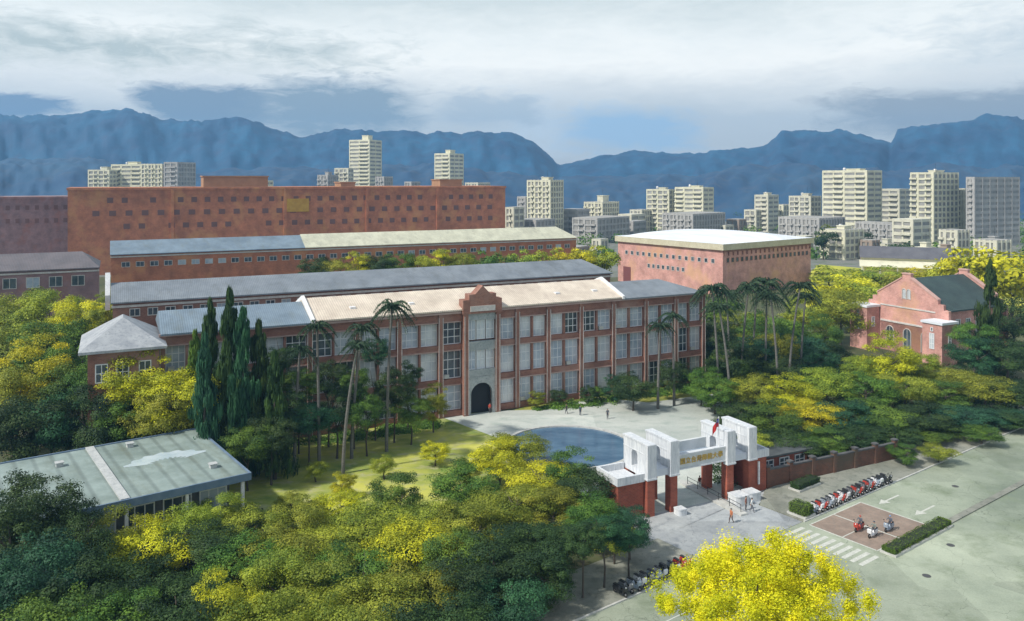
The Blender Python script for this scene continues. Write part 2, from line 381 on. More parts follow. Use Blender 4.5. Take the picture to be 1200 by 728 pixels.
# ------------------------------------------------------------------ the setting: ground, paving, road
d1 = Vector((.897,.4416,0)); nn = Vector((-.4416,.897,0)); A1 = math.atan2(.4416,.897)
A2 = math.atan2(.6,.8)                                   # direction of the street
soil = mat('earth_and_grass', (.045,.065,.022), (.10,.11,.045), scale=.06, detail=9, c3=(.13,.11,.06))
city_ground = mat('town_ground', (.16,.17,.15), (.22,.22,.20), scale=.02, detail=8, c3=(.08,.12,.05))
lawn_m = mat('lawn_grass', (.12,.16,.03), (.34,.33,.06), scale=.11, detail=9, noise_rough=.7, c3=(.08,.14,.03), bump=.3)
meadow_m = mat('meadow_grass', (.13,.21,.04), (.56,.54,.10), scale=.13, detail=9, noise_rough=.65, c3=(.42,.40,.24), bump=.3, stretch=(.6,1,1))
plaza_m = mat('plaza_paving', (.42,.46,.43), (.60,.62,.57), scale=.10, detail=9, c3=(.36,.42,.38), stretch=(.5,1,1))
court_m = mat('forecourt_concrete', (.28,.30,.32), (.46,.48,.48), scale=.12, detail=9, noise_rough=.7, c3=(.23,.25,.27))
road_m = mat('worn_asphalt', (.17,.205,.155), (.43,.47,.36), scale=.035, detail=12, noise_rough=.66, c3=(.19,.23,.15))
def add_cracks(m, sc=.14, w=.006, dk=.55):
    nt = m.node_tree; b = nt.nodes['Principled BSDF']; l = nt.links.new; src = b.inputs['Base Color'].links[0].from_socket
    t = nd(nt, 'ShaderNodeTexCoord'); n = nd(nt, 'ShaderNodeTexNoise', i_Scale=.5, i_Detail=6)
    l(t.outputs['Object'], n.inputs['Vector']); mx = nd(nt, 'ShaderNodeVectorMath', operation='SCALE'); mx.inputs['Scale'].default_value = 3.5; l(n.outputs['Color'], mx.inputs[0])
    ad = nd(nt, 'ShaderNodeVectorMath', operation='ADD'); l(mx.outputs[0], ad.inputs[0]); l(t.outputs['Object'], ad.inputs[1])
    v = nd(nt, 'ShaderNodeTexVoronoi', feature='DISTANCE_TO_EDGE', i_Scale=sc); l(ad.outputs[0], v.inputs['Vector'])
    mr = nd(nt, 'ShaderNodeMapRange'); mr.inputs[1].default_value = 0; mr.inputs[2].default_value = w; mr.inputs[3].default_value = dk; mr.inputs[4].default_value = 1; l(v.outputs['Distance'], mr.inputs[0])
    # patched areas
    v2 = nd(nt, 'ShaderNodeTexVoronoi', i_Scale=.05); v2.distance = 'CHEBYCHEV'; l(t.outputs['Object'], v2.inputs['Vector']); sp = nd(nt, 'ShaderNodeSeparateColor'); l(v2.outputs['Color'], sp.inputs[0])
    m2 = nd(nt, 'ShaderNodeMapRange'); m2.inputs[3].default_value = .84; m2.inputs[4].default_value = 1.1; l(sp.outputs[0], m2.inputs[0])
    n3 = nd(nt, 'ShaderNodeTexNoise', i_Scale=6.0, i_Detail=8, i_Roughness=.8); l(t.outputs['Object'], n3.inputs['Vector']); m3 = nd(nt, 'ShaderNodeMapRange'); m3.inputs[1].default_value = .3; m3.inputs[2].default_value = .7; m3.inputs[3].default_value = .82; m3.inputs[4].default_value = 1.15; l(n3.outputs[0], m3.inputs[0])
    q = nd(nt, 'ShaderNodeMath', operation='MULTIPLY'); l(mr.outputs[0], q.inputs[0]); l(m2.outputs[0], q.inputs[1])
    q2 = nd(nt, 'ShaderNodeMath', operation='MULTIPLY'); l(q.outputs[0], q2.inputs[0]); l(m3.outputs[0], q2.inputs[1])
    hs = nd(nt, 'ShaderNodeHueSaturation'); l(q2.outputs[0], hs.inputs['Value']); l(src, hs.inputs['Color']); l(hs.outputs[0], b.inputs['Base Color'])
walk_m = mat('pavement_slabs', (.22,.23,.19), (.34,.34,.29), scale=.2, detail=8, c3=(.17,.18,.15))
add_cracks(road_m); add_cracks(court_m, .22, .008, .6); add_cracks(plaza_m, .2, .006, .75); add_cracks(walk_m, .4, .012, .6)
kerb_m = mat('kerb_stone', (.42,.42,.40), (.55,.55,.52), scale=1.2)
paint = mat('road_paint', (.46,.47,.42), (.66,.66,.60), scale=2.2, c3=(.36,.36,.31), rough=.7, detail=9, noise_rough=.8)
redpaint = mat('reddish_road_surface', (.23,.17,.135), (.32,.24,.19), scale=.5, c3=(.2,.17,.14))

def sheet(name, pts, z, m, thick=None):
    b = MB()
    if thick: b.prism([(p[0],p[1]) for p in pts], z-thick, z)
    else: b.add([(p[0],p[1],z) for p in pts], [tuple(range(len(pts)))])
    o = b.build(name, m); return tag(o, kind='structure')
def px(*uv): return [G(u,v) for u,v in uv]

# big terrain sheet reaching the horizon
b = MB()
xs = [-3100,-1200,-500,-200,0,200,500,1200,3100]; ys = [-290,0,100,200,400,800,1600,2700]
for x in xs: 
    for y in ys: b.v.append((x,y,0))
for i in range(len(xs)-1):
    for j in range(len(ys)-1):
        a = i*len(ys)+j; b.f.append((a,a+len(ys),a+len(ys)+1,a+1)); b.m.append(0); b.sm.append(False)
tag(b.build('ground', soil), kind='structure')
sheet('town_ground', [(-900,330),(900,330),(1500,1400),(-1500,1400)], .02, city_ground)
sheet('meadow', [G(285,520),G(330,497),G(420,489),G(560,484),G(615,500),G(640,560),G(560,640),G(330,640),G(250,590)], .03, meadow_m)
sheet('lawn_strip', [G(585,487),G(640,468),G(840,432),G(860,470),G(770,474),G(700,470),G(640,486)], .03, lawn_m)
sheet('playing_field', [XD(930,300),XD(955,230),XD(1130,215),XD(1230,250),XD(1130,330),XD(960,380)], .03, mat('playing_field_grass', (.36,.38,.03), (.56,.53,.05), scale=.03, detail=6, c3=(.28,.32,.04)))
sheet('plaza_paving', [G(520,490),G(575,482),G(640,480),G(700,466),G(760,472),G(835,462),G(870,500),G(905,545),G(905,578),G(860,585),G(760,606),G(700,590),G(655,560),G(600,520)], .036, plaza_m)

# street frame: x along the kerb, y away from the road
SO = G(950,608); E2 = Vector((.8,.6,0)); N2 = Vector((-.6,.8,0))
def ST(x, y, z=0.0): return SO+E2*x+N2*y+Vector((0,0,z))
sheet('road', [ST(-160,-34),ST(260,-34),ST(260,0),ST(-160,0)], .03, road_m)
sheet('pavement', [ST(-1.5,0),ST(260,0),ST(260,8.5),ST(3,8.5),ST(-1.5,6)], .14, walk_m, .14)
sheet('pavement', [ST(-160,0),ST(-18.5,0),ST(-18.5,7),ST(-160,7)], .14, walk_m, .14)
sheet('forecourt', [ST(-18.4,.02),ST(-1.6,.02),ST(-1.6,6.1),ST(4,8.6),G(905,572),G(760,604),G(712,600),ST(-22,7.2),ST(-18.4,7.1)], .045, court_m)
b = MB()
for a0, a1 in ((-1.5,260),(-160,-18.5)): b.box(a0,a1,-.22,-.01,0,.155)
tag(b.build('kerb', kerb_m, loc=SO, rot=A2), kind='structure')
# painted markings
b = MB()
k = 0
for i in range(10):
    y = -.7-i*.98; b.box(-6.2,-2.9,y-.5,y,.034,.038)
tag(b.build('crosswalk_markings', paint, loc=SO, rot=A2), kind='structure')
b = MB(); b.box(-1.6,9.2,-9.0,-.9,.034,.037); tag(b.build('waiting_box_surface', redpaint, loc=SO, rot=A2), kind='structure')
b = MB()
def line(x0,x1,y0,y1): b.box(x0,x1,y0,y1,.040,.043)
for y in (-9.1,-.95): line(-1.7,9.3,y-.08,y+.08)
for x in (-1.7,3.2,9.2): line(x-.1,x+.1,-8.99,-1.06)
line(-1.57,3.07,-5.08,-4.95)
for cx, cy in ((12.6,-2.6),(12.9,-6.9)):
    line(cx-.5,cx+2.6,cy-.13,cy+.13)
    b.add([(cx-.5,cy-.62,.043),(cx-.5,cy+.62,.043),(cx-2.1,cy,.043)],[(0,1,2)])
line(-160,-22,-11,-10.85); line(-160,-22,-5.1,-4.97)
tag(b.build('road_markings', paint, loc=SO, rot=A2), kind='structure')

# drain covers
b = MB()
for (x,y) in ((-9,-1.2),(6,-13.2),(-3,-15),(24,-5.5)):
    tb = MB(); tb.lathe((0,0,0),[(.42,.034),(.42,.047),(.0,.047)],20,sm=False); mo = tb.build('manhole_cover', mat('cast_iron', (.07,.07,.07), rough=.6) if not bpy.data.materials.get('cast_iron') else bpy.data.materials['cast_iron'], loc=ST(x,y), rot=0)
    tag(mo, 'round iron manhole cover '+{(-9,-1.2):'in the road at the mouth of the forecourt',(6,-13.2):'in the road beyond the median hedge',(-3,-15):'in the road beside the golden tree crown',(24,-5.5):'in the road past the white arrows',(-14,-9):'in the road under the golden tree'}[(x,y)], 'manhole cover')
# pond and kerb, added to stand in for a bluish shadowed oval of lawn
pc = Vector((8.5,121,0))
water = mat('added_pond_water', (.05,.11,.19), (.12,.21,.30), scale=.16, detail=8, rough=.12, bump=.12, stretch=(1,2,1))
b = MB(); n = 72; b.add([(9.5*math.cos(2*math.pi*i/n), 9.5*math.sin(2*math.pi*i/n), .10) for i in range(n)], [tuple(range(n))])
tag(b.build('added_pond_water', water, loc=pc), kind='structure')
b = MB(); b.lathe((0,0,0), [(9.45,.0),(9.45,.32),(9.95,.32),(9.95,0)], n, sm=False)
o = b.build('added_pond_kerb', kerb_m, loc=pc); tag(o, 'added round pale stone kerb ringing the added dark blue pond in the plaza', 'kerb')

# mountains
def ridge(name, D, prof, m, depth, seed, wob=1.0):
    rg = np.random.default_rng(seed); us = np.arange(-500,1701,4.0)
    pv = np.interp(us, [p[0] for p in prof], [p[1] for p in prof])
    for fq, am in ((.013,5),(.031,3.2),(.075,1.6),(.16,.7)):
        pv = pv+am*wob*np.sin(us*fq+rg.uniform(0,6))
    rows = 60; V = []; lat = rg.uniform(-1,1,size=(400,400))
    def vn(x, y):
        xi, yi = int(math.floor(x)), int(math.floor(y)); fx, fy = x-xi, y-yi; fx = fx*fx*(3-2*fx); fy = fy*fy*(3-2*fy)
        g = lambda i, j: lat[i % 400, j % 400]
        return (g(xi,yi)*(1-fx)+g(xi+1,yi)*fx)*(1-fy)+(g(xi,yi+1)*(1-fx)+g(xi+1,yi+1)*fx)*fy
    ph = rg.uniform(0,6,size=6)
    for j in range(rows):
        s = j/(rows-1); yy = D+(s-.55)*depth
        sh = math.sin(math.pi*min(1,s/.55)/2)**1.3 if s < .55 else math.cos(math.pi*(s-.55)/.45/2)
        for i, u in enumerate(us):
            z = max(0,(H+(HV-pv[i])*D/F))*sh
            z *= 1+.13*math.sin(u*.045+ph[0]+s*3)*math.sin(s*9+ph[1])*(1-sh)+.09*math.sin(u*.11+ph[2]-s*5)*(1-sh)+.05*math.sin(u*.23+s*13)*(1-sh)
            wx, wy = u*.05, s*9
            nv = vn(wx,wy)+.6*vn(wx*2.3+5,wy*2.1)+.4*vn(wx*5.1,wy*4.3+9)+.28*vn(wx*11,wy*9)
            z = max(0, z*(1+.10*nv*(1-sh*.75))+nv*2.2*min(1,sh*3))
            V.append(((u-CU)/F*yy, yy, z-1))
    n = len(us); Fc = [(j*n+i, j*n+i+1, (j+1)*n+i+1, (j+1)*n+i) for j in range(rows-1) for i in range(n-1)]
    b = MB(); b.add(V, Fc, 0, True); return tag(b.build(name, m), kind='structure')
hill_m = mat('haze_blue_slope', (.004,.035,.095), (.016,.10,.20), scale=.007, detail=12, noise_rough=.75, ramp=(.38,.62), c3=(.03,.06,.13))  # forest colour with the blue of distant haze put into it
prof = [(-900,120),(-300,140),(0,133),(95,134),(120,128),(150,128),(185,140),(290,142),(320,156),(350,163),(390,154),(470,151),(500,157),(560,152),(600,153),(625,162),(640,178),(655,192),(690,188),(750,181),(830,180),(900,172),(915,158),(985,150),(1020,158),(1045,166),(1052,150),(1110,147),(1150,138),(1200,140),(1500,120),(2100,150)]
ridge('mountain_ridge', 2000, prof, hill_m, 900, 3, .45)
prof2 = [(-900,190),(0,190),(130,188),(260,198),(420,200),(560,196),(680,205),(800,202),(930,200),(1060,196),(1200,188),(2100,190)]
ridge('foothill_ridge', 1150, prof2, mat('nearer_haze_blue_slope', (.012,.055,.13), (.028,.09,.17), scale=.008, detail=9, c3=(.05,.08,.13)), 720, 9, 1.0)  # foothill colour also carries painted blue haze

# ------------------------------------------------------------------ haze
hz = bpy.data.materials.new('haze_air'); hz.use_nodes = True; hz.node_tree.nodes.remove(hz.node_tree.nodes['Principled BSDF'])
pv_ = nd(hz.node_tree, 'ShaderNodeVolumePrincipled', i_Density=HAZE_DENSITY); pv_.inputs['Color'].default_value = HAZE_COLOR; pv_.inputs['Anisotropy'].default_value = .15
hz.node_tree.links.new(pv_.outputs[0], hz.node_tree.nodes['Material Output'].inputs['Volume'])
b = MB(); b.box(-3200,3200,-300,2750,-2,245); tag(b.build('haze', hz), kind='stuff')

# ------------------------------------------------------------------ buildings
def window(parent, x0, x1, z0, z1, y, pm, nx=2, nz_=2, name='window', fm=None, axis='y', out=-1, fw=.14):
    """a recessed pane with its frame; axis 'y': the pane faces -y, 'x': it faces -x"""
    b = MB(); f = MB(); t = .04
    def bx(mb, a0, a1, c0, c1, d0, d1):
        lo, hi = sorted((y+out*d0, y+out*d1))
        if axis == 'y': mb.box(a0,a1,lo,hi,c0,c1)
        else: mb.box(lo,hi,a0,a1,c0,c1)
    bx(b, x0,x1,z0,z1, 0, t)
    w = b.build(name, pm, parent)
    for a in (x0, x1-fw): bx(f, a,a+fw,z0,z1, t, .11)
    for c in (z0, z1-fw): bx(f, x0+fw,x1-fw,c,c+fw, t, .105)
    for i in range(1,nx): c = x0+(x1-x0)*i/nx; bx(f, c-fw*.4,c+fw*.4,z0+fw,z1-fw, t, .095)
    for i in range(1,nz_): c = z0+(z1-z0)*i/nz_; bx(f, x0+fw,x1-fw,c-fw*.4,c+fw*.4, t, .085)
    f.build('frame', fm or white_frame, w)
    return w
def gable_roof(x0, x1, y0, y1, ze, zr, th=.25, hip0=0, hip1=0, over=.6):
    """a ridge along x; hips at either end by hip0 / hip1"""
    b = MB(); ym = (y0+y1)/2; X0, X1, Y0, Y1 = x0-over*.5, x1+over*.5, y0-over, y1+over
    top = [(X0,Y0,ze+th),(X1,Y0,ze+th),(X1,Y1,ze+th),(X0,Y1,ze+th),(X0+hip0,ym,zr+th),(X1-hip1,ym,zr+th)]
    bot = [(X0,Y0,ze),(X1,Y0,ze),(X1,Y1,ze),(X0,Y1,ze)]
    b.add(top+bot, [(0,1,5,4),(2,3,4,5),(1,2,5),(3,0,4),(6,7,1,0),(7,8,2,1),(8,9,3,2),(9,6,0,3),(9,8,7,6)])
    return b

# --- main building
E0 = Vector((-5.4,138.7,0))
mbld = empty('school_building', E0, A1, 'long three storey red brick building with cream roof and an arched central entrance', 'building')
wall = MB()
ZE = 17.8
wall.box(-50,48,.75,14,0,ZE-.05)                                  # body behind the windows
piers = [-50,-43.5,-36.5,-29,-21.5,-14.5,-7.3] + [7.0,13.2,20,27,34.3,41.3,48]
def bandrange(x0,x1):
    wall.box(x0,x1,0,.75,0,1.0); wall.box(x0,x1,0,.75,5.35,6.35); wall.box(x0,x1,0,.75,11.1,12.1); wall.box(x0,x1,0,.75,15.9,ZE-.05)
bandrange(-50,-3.4); bandrange(3.4,48)
for p in piers:
    w_ = .40; wall.box(p-w_,p+w_,-.30,.75,0,ZE-.3)
segs = [(piers[i],piers[i+1]) for i in range(6)]+[(piers[i],piers[i+1]) for i in range(7,13)]
segs += [(-7.3,-3.4),(3.4,7.0)]
wi = 0
wins = []
for a, c in segs:
    a2, c2 = a+.40, c-.40
    if c == -3.4: c2 = -3.4
    if a == 3.4: a2 = 3.4
    nsp = 2 if (c-a) > 5 else 1
    wd = (c2-a2-(nsp-1)*.35)/nsp
    for q in range(nsp):
        x0 = a2+q*(wd+.35)
        if q: wall.box(x0-.35,x0,.12,.75,1.0,15.9)
        for z0,z1 in ((1.0,5.35),(6.35,11.1),(12.1,15.9)): wins.append((x0,x0+wd,z0,z1))
wall.box(-3.4,-2.6,-.9,.75,0,19.4); wall.box(2.6,3.4,-.9,.75,0,19.4)
# stepped gable over the entrance
wall.slab([(-3.6,17.2),(3.6,17.2),(3.6,19.6),(2.5,19.6),(2.5,20.5),(1.4,20.5),(.0,21.9),(-1.4,20.5),(-2.5,20.5),(-2.5,19.6),(-3.6,19.6)], -1.0, .9, 'y')
wo_ = wall.build('wall', brick, mbld)
for i,(x0,x1,z0,z1) in enumerate(wins):
    r_ = rnd.random(); window(mbld, x0,x1,z0,z1,.74, pane_a if r_ < .45 else (pane_b if r_ < .8 else pane_c), nx=3 if x1-x0 > 2.2 else 2, nz_=3)
# stone trim: cornice, sills, gable coping
tr = MB()
for x0,x1 in ((-50.5,-3.7),(3.7,48.5)):
    tr.box(x0,x1,-.45,0.02,ZE-.45,ZE-.1); tr.box(x0,x1,-.10,.0,5.25,5.45); tr.box(x0,x1,-.10,.0,11.05,11.25)
    tr.box(x0,x1,-.10,.0,15.85,16.05)
tr.build('cornice', mat('dark_stone_trim', (.36,.24,.21), (.46,.34,.30), scale=.6), mbld)
for p in piers+[-2.9,2.9]:
    for sx_ in (-1,1):
        b = MB(); y_ = -.34 if abs(p) != 2.9 else -.94
        b.box(p+sx_*.36-.05,p+sx_*.36+.05,y_,y_+.035,.2,16.8); b.build('pier_edging', stone, mbld)
for i in range(14):
    w_ = wins[(i*17+5) % len(wins)]
    b = MB(); b.box(w_[0]+.3,w_[0]+1.2,.05,.62,w_[2]+.15,w_[2]+.75); b.build('air_conditioner', bpy.data.materials.get('ac_casing') or mat('ac_casing', (.5,.5,.48), rough=.5), mbld)
en = MB()      # entrance bay of pale stone with an arch
arch = [(-2.0,0)]+[(-2.0*math.cos(math.pi*i/16), 3.4+1.9*math.sin(math.pi*i/16)) for i in range(17)]+[(2.0,0)]
out_ = [(2.58,0),(2.58,6.4),(-2.58,6.4),(-2.58,0)]
pts = out_[:]
# ring between outline and arch as quads
op = [(-2.58,0)]+[(-2.58+5.16*i/16,6.4) for i in range(17)]+[(2.58,0)]
vs = []
for yy in (-.6,.1):
    vs += [(p[0],yy,p[1]) for p in arch]+[(p[0],yy,p[1]) for p in op]
na = len(arch); fs = []
for i in range(na-1):
    fs += [(i,i+1,na+i+1,na+i), (2*na+i,3*na+i,3*na+i+1,2*na+i+1), (i,2*na+i,2*na+i+1,i+1)]
en.add(vs, fs)
st_m = mat('weathered_entrance_stone', (.30,.33,.33), (.46,.48,.47), scale=.6, c3=(.2,.24,.24))
for z0,z1 in ((6.42,7.6),(10.9,12.4),(16.0,17.15)): b = MB(); b.box(-2.58,2.58,-.55,.1,z0,z1); b.build('spandrel', st_m, mbld)
en.build('entrance_surround', st_m, mbld)
b = MB(); b.box(-2.0,2.0,.45,.7,0,5.4); b.build('entrance_door', dark_void, mbld)
for z0,z1 in ((7.6,10.9),(12.65,16.0)):
    for x0,x1 in ((-2.55,-.95),(-.8,.8),(.95,2.55)): window(mbld,x0,x1,z0,z1,.0,pane_a if x0 > -2 else pane_b,nx=2,nz_=2)
b = MB(); b.box(-2.3,2.3,-1.12,-1.0,17.6,18.5); b.build('name_panel', stone, mbld)
gable_roof(-28.5,28.7,0,14,ZE,20.3).build('roof', cream_roof, mbld)
gable_roof(-50,-28.9,0.1,13.9,ZE-.3,19.8).build('roof', bluegrey_roof, mbld)
gable_roof(29.1,48,0.1,13.9,ZE-.3,19.6,hip1=6).build('roof', grey_roof, mbld)
for xx in (-28.6,28.8):
    b = MB(); b.slab([(-.9,ZE-.1),(7,20.35),(14.9,ZE-.1),(14.9,ZE+.5),(7,21.0),(-.9,ZE+.5)], xx-.22, xx+.22, 'x'); b.build('roof_parapet', white, mbld)
# end pavilion at the left with its own hipped roof
pv = MB(); pv.box(-59.5,-50.6,-3,9,0,16.4); pv.build('pavilion_wall', brick, mbld)
b = MB(); ze, zr = 16.4, 20.3; X0,X1,Y0,Y1 = -60.6,-49.6,-4.1,10
b.add([(X0,Y0,ze),(X1,Y0,ze),(X1,Y1,ze),(X0,Y1,ze),(X0,Y0,ze+.35),(X1,Y0,ze+.35),(X1,Y1,ze+.35),(X0,Y1,ze+.35),(-55.1,1.5,zr),(-55.1,4.5,zr)],
      [(3,2,1,0),(0,1,5,4),(1,2,6,5),(2,3,7,6),(3,0,4,7),(4,5,8),(5,6,9,8),(6,7,9),(7,4,8,9)])
b.build('pavilion_roof', mat('pale_weathered_tiles', (.27,.29,.32), (.40,.42,.44), scale=.5, c3=(.2,.22,.25)), mbld)
for x0 in (-58.6,-56.0,-53.2):
    for z0 in (7,12.2): window(mbld,x0,x0+1.6,z0,z0+2.6,-3.0,pane_c,nx=2)
# dormer vents
for x0 in (-22,-12,16,24):
    b = MB(); b.box(x0,x0+.9,2.2,3.2,18.4,19.3); b.build('roof_vent', white, mbld)

# --- the parallel blocks behind
def long_block(name, origin, x0, x1, depth, ze, zr, wallm, roofm, label, nwin, wz=(13.6,15.8), rooms=None, two=None, ang=A1):
    o = empty(name, origin, ang, label, 'building')
    b = MB(); b.box(x0,x1,0,depth,0,ze-.02); 
    b.build('wall', wallm, o)
    if two:
        gable_roof(x0,two,0,depth,ze,zr-.3).build('roof', bluegrey_roof, o); gable_roof(two+.4,x1,0,depth,ze,zr,hip1=5).build('roof', roofm, o)
    else: gable_roof(x0,x1,0,depth,ze,zr,hip1=4).build('roof', roofm, o)
    st = (x1-x0-4)/nwin
    for i in range(nwin):
        a = x0+2+i*st+st*.2; window(o, a, a+st*.6, wz[0], wz[1], -.01, pane_c if rnd.random() < .7 else pane_b, nx=2, nz_=1, fm=stone)
    b = MB(); b.box(x0-.2,x1+.2,-.25,-.0,ze-.75,ze-.35); b.build('cornice', stone, o)
    return o
b2 = long_block('classroom_block', (0,172,0), -76, 24.7, 13, 18.7, 21.3, brick, grey_roof, 'long brick block with grey sheet roof directly behind the cream roofed building', 34, wz=(16.3,17.7))
b = MB(); b.slab([(4.6,17.0),(4.4,19.6),(6.5,23.4),(8.6,19.6),(8.4,17.0)], -77.2, -76.4, 'x'); b.build('end_gable', white, b2)
b3 = long_block('dormitory_block', (0,300,0), -133, 27.5, 15, 17.3, 21.2, brick_far, pale_roof, 'long low brick block with pale cream roof beyond the hedge of yellow green trees', 40, wz=(13.6,15.2), two=-76)
# far big brick block
b4 = empty('brick_slab_block', (-3.5,420,0), A1, 'huge flat roofed orange brick block filling the left background', 'building')
b = MB(); b.box(-199,0,0,36,0,35.4); b.box(-199.4,.4,-.4,36.4,35.4,36.4)
for x in (-160,-112.4,-74,-38): b.box(x,x+1.3,-.5,.0,0,35.4)
b.build('wall', brick_far, b4)
for x0,x1,z in ((-146,-118,41),(-33,-21,39.4),(-84,-77,38.2)):
    b = MB(); b.box(x0,x1,8,20,36.4,z); b.box(x0-.4,x1+.4,7.6,20.4,z,z+.5); b.build('stair_house', mat('ochre_render', (.30,.18,.10), (.37,.23,.13), scale=.3), b4)
for zz, n_, xa, xb in ((30,34,-190,-4),(24.6,30,-190,-4),(19,32,-190,-4)):
    st = (xb-xa)/n_
    for i in range(n_):
        if rnd.random() < .16: continue
        b = MB(); a = xa+i*st; b.box(a,a+st*.42,-.06,.03,zz,zz+2.2); b.build('window', mat('far_pane', (.17,.085,.07)) if not bpy.data.materials.get('far_pane') else bpy.data.materials['far_pane'], b4)
b = MB(); b.box(-111,-101,-.7,-.1,25,31); b.build('ochre_panel', mat('ochre_panel', (.42,.23,.03), (.5,.30,.04), scale=.5), b4)
# mauve blocks far left
o = long_block('mauve_brick_block', (-100,196,0), -60, 0, 16, 18.5, 21.8, brick_mauve, roof_mat('dim_mauve_roof', (.17,.15,.16), (.12,.11,.12), .5), 'dim mauve brick block left of the long parallel roofs', 12, wz=(14.5,17))
o = empty('mauve_flat_block', (-215,372,0), A1, 'hazy mauve flat roofed block at the left edge behind the brick blocks', 'building')
b = MB(); b.box(-70,18,0,24,0,31); b.box(-70.4,18.4,-.4,24.4,31,32); b.box(-40,-20,6,16,32,35.5); b.build('wall', brick_mauve, o)
for i in range(22):
    for zz in (26,20):
        b = MB(); b.box(-68+i*3.8,-66.4+i*3.8,-.06,.03,zz,zz+2); b.build('window', bpy.data.materials['far_pane'], o)

# --- sports hall with the white roof
gy = empty('sports_hall', (72.3,278,0), A2, 'square brick sports hall with a broad white domed roof and small windows', 'building')
b = MB(); b.box(0,52,0,51,0,16); b.build('wall', brick_pink, gy)
b = MB(); b.box(-.9,52.9,-.9,51.9,15.6,17.7); b.build('fascia', mat('pale_buff_fascia', (.50,.46,.33), (.60,.56,.42), scale=.4, c3=(.42,.36,.25)), gy)
b = MB(); n = 14; V = []; 
for j in range(n+1):
    for i in range(n+1):
        a, c = i/n*2-1, j/n*2-1; V.append((26+a*26.9, 25.5+c*26.4, 17.72+2.6*(1-a*a)*(1-c*c)**.5*1.0))
b.add(V, [(j*(n+1)+i, j*(n+1)+i+1, (j+1)*(n+1)+i+1, (j+1)*(n+1)+i) for j in range(n) for i in range(n)], 0, True)
b.build('roof', white_roof, gy)
for i in range(15):
    window(gy, 3.5+i*3.0, 5.0+i*3.0, 10.8, 12.4, -.01, pane_c, nx=1, nz_=1, axis='x', fm=stone)
for i in range(8):
    window(gy, 17+i*2.4, 18.4+i*2.4, 6.6, 8.2, -.01, pane_c, nx=1, nz_=1, axis='x', fm=stone)
b = MB(); b.box(-.08,.02,44,48,0,6); b.build('door', mat('maroon_door', (.18,.06,.06)), gy)
for i in range(19):
    window(gy, 2+i*2.6, 3.3+i*2.6, 11.2, 12.8, -.01, pane_c, nx=1, nz_=1, fm=brick)
b = MB(); pts = [(0.1,15.58),(51.9,15.58)]
for i in range(21)[::-1]: pts += [(i*2.55+.6,14.9),(i*2.55+.6,13.6),(i*2.55+.2,13.6),(i*2.55+.2,14.9)]
b.slab(pts, -.35, -.01, 'y')
b.build('corbel_band', brick, gy)

# --- auditorium with stepped gable
au = empty('auditorium', (91.6,172.7,0), A1, 'pink brick auditorium with a stepped gable, dark slate roof and two square porch towers', 'building')
b = MB(); b.box(5.0,24.5,2.2,21.8,0,11.3); b.box(4.4,5.0,4.6,19.0,0,6.6)
gb = [(1.6,0),(22.4,0),(22.4,11.2),(21.2,11.2),(21.2,12.4),(19.9,12.4),(19.9,13.2),(13.1,17.3),(13.1,18.2),(10.9,18.2),(10.9,17.3),(4.1,13.2),(4.1,12.4),(2.8,12.4),(2.8,11.2),(1.6,11.2)]
b.slab(gb, 4.4, 5.2, 'x'); b.slab(gb, 24.3, 25.1, 'x'); b.build('wall', brick_pink, au)
b = MB(); b.slab([(2.0,11.32),(12,17.3),(22,11.32)], 5.22, 24.28, 'x')
b.box(5.22,24.28,1.5,2.0,11.0,11.34); b.build('roof', slate, au)
b = MB()
for x0 in (4.25,24.15):
    for p, q in (((13.1,17.3),(19.9,13.2)),((4.1,13.2),(10.9,17.3))):
        b.add([(x0,p[0],p[1]+.02),(x0,q[0],q[1]+.02),(x0+1.1,q[0],q[1]+.02),(x0+1.1,p[0],p[1]+.02),(x0,p[0],p[1]+.3),(x0,q[0],q[1]+.3),(x0+1.1,q[0],q[1]+.3),(x0+1.1,p[0],p[1]+.3)],
              [(0,1,2,3),(4,5,6,7),(0,1,5,4),(1,2,6,5),(2,3,7,6),(3,0,4,7)])
    b.box(x0,x0+1.1,10.8,13.2,18.22,18.5)
b.build('gable_coping', mat('pink_coping', (.50,.30,.26), (.58,.38,.33), scale=.6), au)
b = MB(); b.box(4.2,4.38,4.7,18.9,6.7,7.1); b.box(4.25,4.38,4.7,18.9,10.4,10.7); b.build('string_course', stone, au)
for y0,y1,zt,dp in ((0,4.7,8.8,4.9),(19.2,24,9.9,4.2)):
    b = MB(); b.box(0,dp,y0,y1,0,zt); b.build('porch_tower', brick_pink, au)
    b = MB(); b.box(-.25,dp+.25,y0-.25,y1+.25,zt,zt+.5); b.build('tower_roof', white_roof, au)
    ym = (y0+y1)/2
    w = window(au, ym-.6, ym+.6, zt-5.4, zt-2.0, -.0, pane_a, nx=2, nz_=3, axis='x')
    w2 = window(au, ym-.3, ym+.3, zt-1.6, zt-.7, -.0, pane_c, nx=1, nz_=1, axis='x')
    window(au, dp/2-.5, dp/2+.5, zt-4.6, zt-2.2, y0, pane_c, nx=2, nz_=2)
